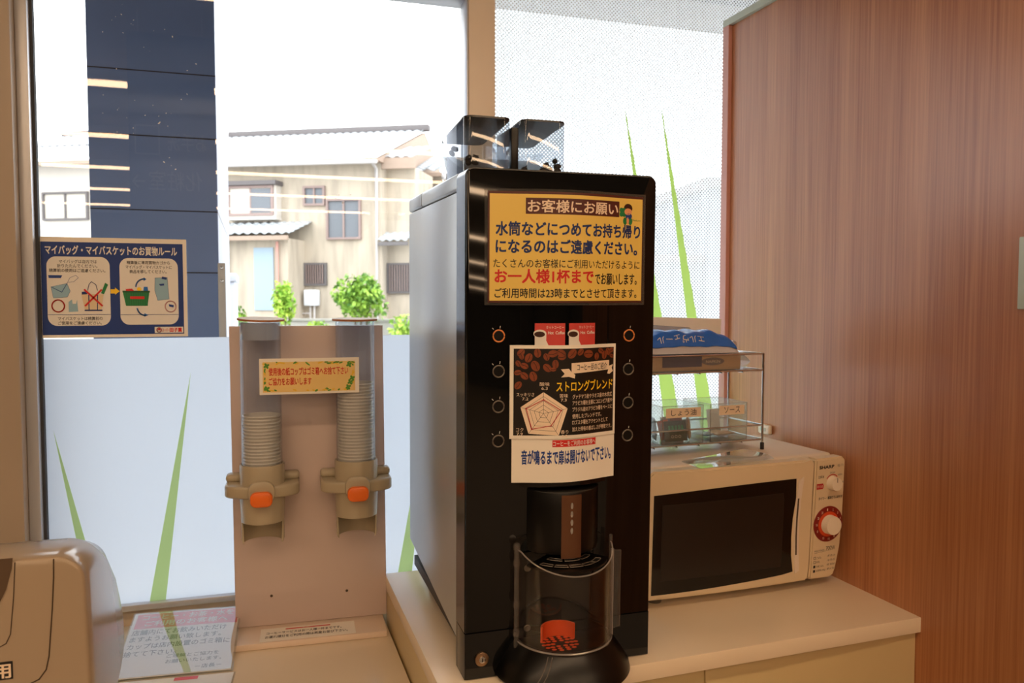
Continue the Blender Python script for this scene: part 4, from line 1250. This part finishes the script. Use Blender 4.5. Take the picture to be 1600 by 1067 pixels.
# ------------------------------------------------------------------ blue poster taped to the window
PL = Vector((-.431, YW - .0015, 1.386))
t = thing('rules_poster', 'laminated blue and white shopping bag rules poster on the window', 'poster', PL)
PWd, PH = .290, .212
ff = lambda u, w, off: (u, -off, w)
B().sheet(ff, 0, PWd, 0, PH, 2, 1, .0006, .0002).build('laminate', 'paper', t)
X = lambda px: PWd * (px - 10) / 1535.0
Y = lambda py: PH * (1 - (py - 12) / 1040.0)
B().sheet(ff, X(45), X(1505), Y(1022), Y(62), 2, 1, .0003, .0009).build('blue_panel', mat('poster_blue', (16, 56, 130), .5), t)
text('lettering', 'マイバッグ・マイバスケットのお買物ルール', X(88), X(1445), Y(192), Y(95), ff, 'white_print', t, .0016, .03)
def panel_(x0, x1, y0, y1, r=95):
    q = []
    for cx, cy, a in ((x1 - r, y1 - r, 0), (x0 + r, y1 - r, 90), (x0 + r, y0 + r, 180), (x1 - r, y0 + r, 270)):
        for i in range(9):
            an = R(a + 90 * i / 8); q.append((X(cx + r * math.cos(an)), Y(cy + r * math.sin(an))))
    return q
b = B(); b.poly(panel_(100, 735, 212, 928), ff, .0014); b.poly(panel_(835, 1450, 218, 922), ff, .0014); b.build('white_panel', 'white_print', t)
for s, x0, x1, y in (('マイバッグは店内では', 225, 605, 262), ('折りたたんでください。', 205, 610, 307), ('精算前の使用はご遠慮ください。', 125, 690, 355), ('マイバスケットは精算前の', 200, 650, 853), ('ご使用をご遠慮ください。', 200, 640, 900),
                     ('精算後に専用買物カゴから', 912, 1365, 265), ('マイバッグ・マイバスケットに', 900, 1385, 312), ('商品を移してください。', 940, 1330, 360)):
    text('lettering', s, X(x0), X(x1), Y(y + 19), Y(y - 19), ff, 'black_print', t, .0018, .008)
def pr(name, m, *items, off=.0018):
    b = B()
    for kind, *a in items:
        if kind == 'p': b.poly([(X(x), Y(y)) for x, y in a[0]], ff, off)
        if kind == 'l': b.line([(X(x), Y(y)) for x, y in a[0]], a[1], ff, off, closed=(len(a) > 2))
        if kind == 'e': b.ell((X(a[0]), Y(a[1])), X(a[2] + 10), Y(0) - Y(a[3]), ff, off)
    return b.build(name, m, t)
circ = lambda cx, cy, r, n=24, a0=0, a1=360: [(cx + r * math.cos(R(a0 + (a1 - a0) * i / n)), cy + r * math.sin(R(a0 + (a1 - a0) * i / n))) for i in range(n + (0 if a1 - a0 == 360 else 1))]
pr('pouch_drawing', 'sky_print', ('p', [(140, 525), (300, 490), (330, 570), (300, 630), (160, 640)]))
pr('carrier_drawing', 'sky_print', ('p', [(310, 680), (345, 655), (350, 700), (385, 700), (395, 655), (405, 780), (310, 785)]))
pr('bag_drawing', 'sky_print', ('p', [(1205, 425), (1335, 420), (1350, 650), (1230, 665), (1200, 560)]))
pr('bag_outline', 'blue_print', ('l', [(140, 525), (245, 580), (300, 490)], .0012), ('l', [(140, 525), (300, 490), (330, 570), (300, 630), (160, 640)], .0005, 1), ('l', [(300, 490), (330, 430), (390, 405), (415, 430), (370, 470), (310, 480)], .0006), ('l', [(1205, 425), (1335, 420), (1350, 650), (1230, 665), (1200, 560)], .0005, 1),
   ('p', [(115, 405), (255, 405), (240, 435), (120, 435)]), ('p', [(1280, 410), (1330, 420), (1325, 445), (1275, 435)]), ('p', [(1245, 490), (1300, 485), (1300, 505), (1260, 510)]), ('l', [(105, 812), (740, 812)], .0008), ('l', [(838, 815), (1448, 815)], .0008), ('p', [(1345, 705), (1400, 715), (1395, 740), (1350, 730)]), off=.0021)
pr('tote_drawing', mat('tote_print', (226, 206, 170), .5), ('p', [(440, 600), (665, 600), (640, 770), (475, 770)]))
pr('bag_trim', 'navy_print', ('l', [(475, 768), (645, 768)], .0028), ('l', [(515, 610), (515, 760)], .0018), ('l', [(605, 610), (600, 760)], .0018), ('l', [(505, 560), (520, 500), (545, 470), (590, 500), (605, 560)], .0012), ('p', [(445, 575), (500, 570), (500, 600), (445, 605)]), off=.0021)
pr('leek_drawing', 'green_print', ('p', [(640, 590), (685, 480), (715, 500), (670, 600)]), off=.0021)
pr('basket_drawing', 'green_print', ('p', [(862, 565), (1145, 565), (1120, 722), (895, 722)]), off=.0021)
pr('basket_pattern', mat('dark_green_print', (14, 88, 52), .5), *[('l', [(905 + k * 24, 570), (905 + k * 24, 720)], .0006) for k in range(10)], ('p', [(862, 562), (1148, 562), (1148, 580), (862, 580)]), off=.0023)
pr('red_marks', 'red_print', ('l', [(475, 555), (650, 720)], .0036), ('l', [(645, 555), (480, 720)], .0036), ('l', circ(207, 722, 62), .0026, 1), ('p', [(895, 545), (960, 540), (985, 565), (900, 565)]), ('p', [(940, 622), (1090, 622), (1090, 650), (940, 650)]), off=.0026)
pr('food_drawing', 'gold_print', ('p', [(738, 548), (785, 548), (785, 528), (832, 568), (785, 606), (785, 592), (738, 592)]), ('e', 1035, 545, 24, 20), off=.0019)
pr('arrows', mat('arrow_print', (28, 112, 200), .5), ('l', circ(1090, 525, 88, 8, 185, 270), .0028), ('p', [(1085, 420), (1115, 440), (1085, 460)]), ('l', circ(1100, 735, 90, 8, 95, 170), .0028), ('p', [(1085, 800), (1125, 820), (1085, 838)]), ('p', [(1085, 520), (1125, 520), (1130, 562), (1080, 562)]), off=.0026)
pr('pink_ring', mat('pink_ring_print', (236, 176, 178), .5), ('l', circ(1365, 730, 58), .0022, 1))
b = B(); b.poly([(X(1190), Y(1012)), (X(1495), Y(1012)), (X(1495), Y(948)), (X(1190), Y(948))], ff, .0014); lg = b.build('logo_plate', 'white_print', t)
b = B(); b.line([(X(x), Y(y)) for x, y in circ(1237, 980, 24)], .0018, ff, .0018, closed=True); b.poly([(X(1215), Y(982)), (X(1237), Y(957)), (X(1259), Y(982))], ff, .0018); b.build('logo_mark', 'red_print', lg)
text('lettering', 'スーパー', X(1270), X(1345), Y(1000), Y(962), ff, 'red_print', lg, .0018, .02)
text('lettering', '田子重', X(1350), X(1482), Y(1004), Y(956), ff, 'red_print', lg, .0018, .05)

# ------------------------------------------------------------------ outside: ground, pylon, cabinet
struct(B().box(-40, 60, 2.05, 120, -.12, -.02).build('ground', 'asphalt'))
struct(B().box(-6, 8, 2.06, 3.02, 2.575, 2.72).build('trim_5', 'wall_taupe'))
t = thing('navy_pillar', 'dark navy pillar with pale side panel outside the left pane', 'pillar', (-.29, 2.72, -.02))
B().box(-.176, .184, 0, .02, 0, 4.2).build('front_panel', 'pylon_dark', t)
B().box(-.176, .184, .02, 1.2, 0, 4.2).build('core', 'pylon_side', t)
b = B()
for z in (2.16, 1.965, 1.74, 1.55): b.box(-.1765, .1845, -.0006, 0, z + .02, z + .0235)
b.build('panel_joint', 'seam', t)
b = B()
for z in (2.16, 1.74): b.box(.184, .1846, .02, 1.2, z + .02, z + .023)
b.build('panel_joint', 'ring_grey', t)
t = thing('steel_post', 'slim grey steel post with bolts beside the navy pillar', 'post', (-.094, 2.66, -.02))
B().box(-.012, .010, -.01, .01, 0, 1.60, .002).build('upright', 'steel', t)
for z in (1.585, 1.545): B().sphere((-.001, -.011, z), .005).build('bolt', 'chrome', t)
t = thing('locker_cabinet', 'white outdoor cabinet with a teal handle beside the navy pillar', 'cabinet', (-.24, 4.25, -.02))
B().box(-.25, .152, 0, .5, 0, 1.58, .012).build('cabinet_case', 'cab_white', t)
B().box(-.25, .158, -.012, .51, 1.58, 1.62, .006).build('cabinet_top', 'cab_white', t)
B().box(.078, .100, -.012, .004, 1.40, 1.505, .004).build('handle', 'cab_teal', t)
for z in (1.49, 1.425): B().sphere((.089, -.013, z), .006).build('handle_stud', 'cab_white', t)
b = B()
for z in (1.44, 1.42, 1.40): b.box(.112, .122, -.001, 0, z, z + .006)
b.build('vent', 'ring_grey', t)

# ------------------------------------------------------------------ houses across the street
HT = R(-27.6); HO = Vector((-.735, 25.443, 0))
def tiles(b, x0, x1, zt, zb, yt, yb, pitch=.27, h=.05):
    """a sloping roof of wavy tile columns with overlapping courses"""
    t = bmesh.new()
    nx = int((x1 - x0) / pitch * 6); ny = max(4, int(math.hypot(zt - zb, yt - yb) / .3))
    rows = []
    for j in range(ny + 1):
        for e in (0, 1):
            if j == ny and e: continue
            k = j / ny if not e else (j + 1) / ny - 1e-3
            row = []
            for i in range(nx + 1):
                x = x0 + (x1 - x0) * i / nx
                wv = h * (.5 + .5 * math.sin((x - x0) / pitch * 2 * PI)) + (.03 if e else 0)
                row.append(t.verts.new((x, yt + (yb - yt) * k, zt + (zb - zt) * k + wv)))
            rows.append(row)
    for A, C in zip(rows[:-1], rows[1:]):
        for i in range(nx): t.faces.new((A[i], A[i + 1], C[i + 1], C[i]))
    b._merge(t)
    return b
def hwin(par, x0, x1, z0, z1, y, pane='house_glass', frame='house_frame', mull=True, fr=.06, depth=.10):
    f = B()
    f.box(x0 - fr, x1 + fr, y - depth, y + .02, z1, z1 + fr); f.box(x0 - fr, x1 + fr, y - depth, y + .02, z0 - fr, z0)
    f.box(x0 - fr, x0, y - depth, y + .02, z0, z1); f.box(x1, x1 + fr, y - depth, y + .02, z0, z1)
    if mull: f.box((x0 + x1) / 2 - .025, (x0 + x1) / 2 + .025, y - depth + .02, y + .01, z0, z1)
    w = f.build('window', frame, par)
    B().box(x0, x1, y - .03, y + .0, z0, z1).build('pane', pane, w)
    return w
hs = thing('tiled_house', 'cream two storey tiled house across the street', 'house', HO, (0, 0, HT))
B().box(-1.8, 4.75, 0, 7, -.02, 5.45).build('upper_wall', 'wall_cream', hs)
B().box(4.75, 5.6, .5, 2.4, -.02, 5.3).build('recessed_wall', 'wall_cream', hs)
b = tiles(B(), -2.2, 4.85, 7.12, 5.46, 4.2, -.6); b.build('main_roof', 'roof', hs)
B().box(-2.2, 5.0, 4.05, 4.35, 7.10, 7.32, .05).build('roof_ridge', 'house_dark', hs)
B().box(-2.2, 4.85, -.62, -.5, 5.30, 5.42).build('eave_board', 'house_wood', hs)
B().prism([(-.6, 5.36), (4.2, 7.05), (7.5, 5.4)], 0, 4.72, 4.84).build('gable_wall', 'house_wood', hs)
b = tiles(B(), 4.85, 5.75, 6.2, 5.52, 2.3, .1); b.build('side_roof', 'roof', hs)
B().box(4.76, 5.75, .0, .1, 5.2, 5.5).build('eave_board', 'house_wood', hs)
B().tube([(4.64, -.1, 0), (4.64, -.1, 5.2), (4.64, -.5, 5.35)], .05, 10).build('downpipe', 'gutter', hs)
B().tube([(-2.2, -.66, 5.34), (4.85, -.66, 5.30)], .06, 10).build('gutter', 'gutter', hs)
w = hwin(hs, .30, 1.58, 3.98, 4.70, -.32, 'curtain', 'house_frame', True, .07, .08)
B().box(.16, 1.72, -.36, .0, 3.80, 3.92).build('bay_sill', 'wall_pale', hs)
B().box(.16, .24, -.34, .0, 3.9, 4.78).build('bay_side', 'wall_pale', hs)
B().box(1.64, 1.72, -.34, .0, 3.9, 4.78).build('bay_side', 'wall_pale', hs)
B().box(.04, 1.78, -.5, .02, 4.78, 4.90).build('bay_roof', 'house_dark', hs)
B().box(.95, 1.56, -.37, -.35, 4.0, 4.68).build('dark_pane', 'house_glass', w)
hwin(hs, 2.48, 3.02, 4.26, 4.70, 0)
hwin(hs, 3.18, 4.10, 3.28, 4.32, 0)
# lean-to
B().box(-1.8, 2.42, -1.1, 0, -.02, 3.2).build('porch_wall', 'wall_cream', hs)
b = tiles(B(), -2.0, 2.66, 3.74, 3.28, .05, -1.5, .25); b.build('porch_roof', 'roof', hs)
B().box(-2.0, 2.60, -1.52, -1.42, 3.12, 3.24).build('porch_eave', 'house_wood', hs)
hwin(hs, -.45, .60, 1.72, 2.76, -1.1, 'house_dark', 'house_dark', False)
B().box(1.42, 2.0, -1.14, -1.1, 1.2, 2.94).build('shutter_panel', 'shutter', hs)
B().tube([(2.14, -1.18, 0), (2.14, -1.18, 3.1)], .04, 8).build('downpipe', 'trim_pink', hs)
lw = hwin(hs, 2.48, 3.05, 1.96, 2.50, 0, 'house_dark', 'house_dark', False)
b = B()
for k in range(8): b.box(2.5 + k * .07, 2.52 + k * .07, -.12, -.08, 1.96, 2.5)
b.build('window_bar', 'house_frame', lw)
b = tiles(B(), 4.7, 5.6, 3.42, 3.14, .5, -.25, .22); b.build('canopy_roof', 'roof', hs)
B().box(4.74, 5.6, -.26, -.2, 3.02, 3.12).build('canopy_board', 'house_dark', hs)
lw = hwin(hs, 4.82, 5.5, 1.74, 2.5, .5, 'house_dark', 'house_dark', False)
b = B()
for k in range(9): b.box(4.85 + k * .075, 4.87 + k * .075, .36, .40, 1.74, 2.5)
b.build('window_bar', 'house_frame', lw)
mt = B().box(2.52, 2.90, -.35, -.05, 1.32, 1.78, .03).build('meter_box', 'cab_white', hs)
B().tube([(2.66, -.2, 0), (2.66, -.2, 1.34)], .03, 8).build('meter_pipe', 'gutter', mt)
B().tube([(2.78, -.2, 0), (2.78, -.2, 1.34)], .03, 8).build('meter_pipe', 'gutter', mt)
B().tube([(2.66, -.2, 1.1), (2.35, -.2, 1.1), (2.3, -.2, 0)], .03, 8).build('meter_pipe', 'gutter', mt)
h2 = thing('neighbour_house', 'pale house with grey tiled roof seen left of the navy pillar', 'house', HO + Matrix.Rotation(HT, 3, 'Z') @ Vector((-5.2, 0, 0)), (0, 0, HT))
B().box(-2.6, 1.9, 0, 6, -.02, 5.6).build('wall', 'wall_pale', h2)
b = tiles(B(), -3.0, 2.2, 7.25, 5.66, 3.6, -.6); b.build('roof', 'roof', h2)
B().box(-3.0, 2.2, 3.4, 3.75, 7.22, 7.42, .05).build('roof_ridge', 'house_dark', h2)
B().box(-3.0, 2.2, -.62, -.5, 5.5, 5.62).build('eave_board', 'house_wood', h2)
w = hwin(h2, -.82, .62, 3.98, 4.72, 0, 'curtain', 'house_dark', True)
B().box(-3.0, 2.2, 1.4, 1.6, 6.42, 6.50).build('snow_guard', 'house_dark', h2)
h3 = thing('rear_house', 'small tiled house end between the cream house and coffee machine', 'house', HO + Matrix.Rotation(HT, 3, 'Z') @ Vector((5.6, 3, 0)), (0, 0, HT))
B().box(-.7, 3, 0, 5, -.02, 5.5).build('wall', 'wall_cream', h3)
b = tiles(B(), -.7, 3.2, 6.3, 5.5, 1.8, -.5, .4, .07); b.build('roof', 'roof', h3)
B().box(-.7, 3.2, -.52, -.42, 5.34, 5.46).build('eave_board', 'house_wood', h3)
h4 = thing('grey_building', 'blurred grey building seen through the dotted right window', 'building', (5.75, 10.5, -.02), (0, 0, R(-8)))
B().box(.55, 5, 0, 4, 0, 3.1).build('wall', 'far_grey', h4)
B().box(-1.3, .55, .2, 3, 0, 2.05).build('annex_wall', 'far_grey', h4)
B().box(-1.45, .6, .1, 3.1, 2.05, 2.15).build('annex_roof', 'house_dark', h4)
B().box(.45, 5.2, -.2, 4.2, 3.1, 3.25).build('roof', 'house_dark', h4)
bw = thing('block_wall', 'low grey block wall along the street before the cream house', 'wall', HO + Matrix.Rotation(HT, 3, 'Z') @ Vector((0, -2.2, 0)), (0, 0, HT))
B().box(2.2, 9, 0, .15, -.02, .93, .01).build('block_course', 'block', bw)
B().box(2.15, 9.05, -.03, .18, .93, 1.0, .01).build('coping', 'block', bw)

def bush(label, x, y, z0, h, r, m, n, seed, trunk=True):
    rr = random.Random(seed)
    t = thing('bush', label, 'bush', HO + Matrix.Rotation(HT, 3, 'Z') @ Vector((x, y, 0)), (0, 0, HT))
    tb = bmesh.new()
    for k in range(n):
        th_, ph = rr.uniform(0, 2 * PI), math.acos(rr.uniform(-1, 1)); q = rr.random() ** .4
        lump = 1 + .25 * math.sin(3 * th_ + seed) * math.sin(2 * ph)
        c = Vector((r * q * lump * math.sin(ph) * math.cos(th_), r * .8 * q * lump * math.sin(ph) * math.sin(th_), z0 + h / 2 + h / 2 * q * lump * math.cos(ph)))
        s = rr.uniform(.05, .10)
        e = Euler((rr.uniform(-1.2, 1.2), rr.uniform(-1.2, 1.2), rr.uniform(0, 6.3))).to_matrix()
        vs = [tb.verts.new(c + e @ Vector(p) * s) for p in ((-1, 0, 0), (0, -.5, .12), (1, 0, 0), (0, .5, .12))]
        tb.faces.new(vs)
    b = B(); b._merge(tb); b.build('foliage', m, t)
    tk = B()
    for k in range(3): tk.tube([(.05 * (k - 1), 0, -.02), (.12 * (k - 1), .05, z0 * .6), (.3 * r * (k - 1), .1, z0 + h * .5)], [.035, .03, .015], 7)
    tk.build('stem', 'bark', t)
bush('round bright green bush before the cream house wall', 5.25, -3.1, .95, 1.15, .66, 'leaf', 1500, 4)
bush('slim pale green shrub left of the white meter box', 3.2, -3.0, .9, 1.05, .29, 'leaf_light', 600, 9)
bush('low green shrub beside the white outdoor cabinet', 1.9, -3.2, .55, .75, .36, 'leaf', 500, 12)
bush('low pale weeds at the right end of the block wall', 6.3, -2.9, .35, .75, .36, 'leaf_light', 350, 15)
bush('low green weeds between the meter box and round bush', 4.1, -3.0, .5, .45, .30, 'leaf_light', 250, 21)
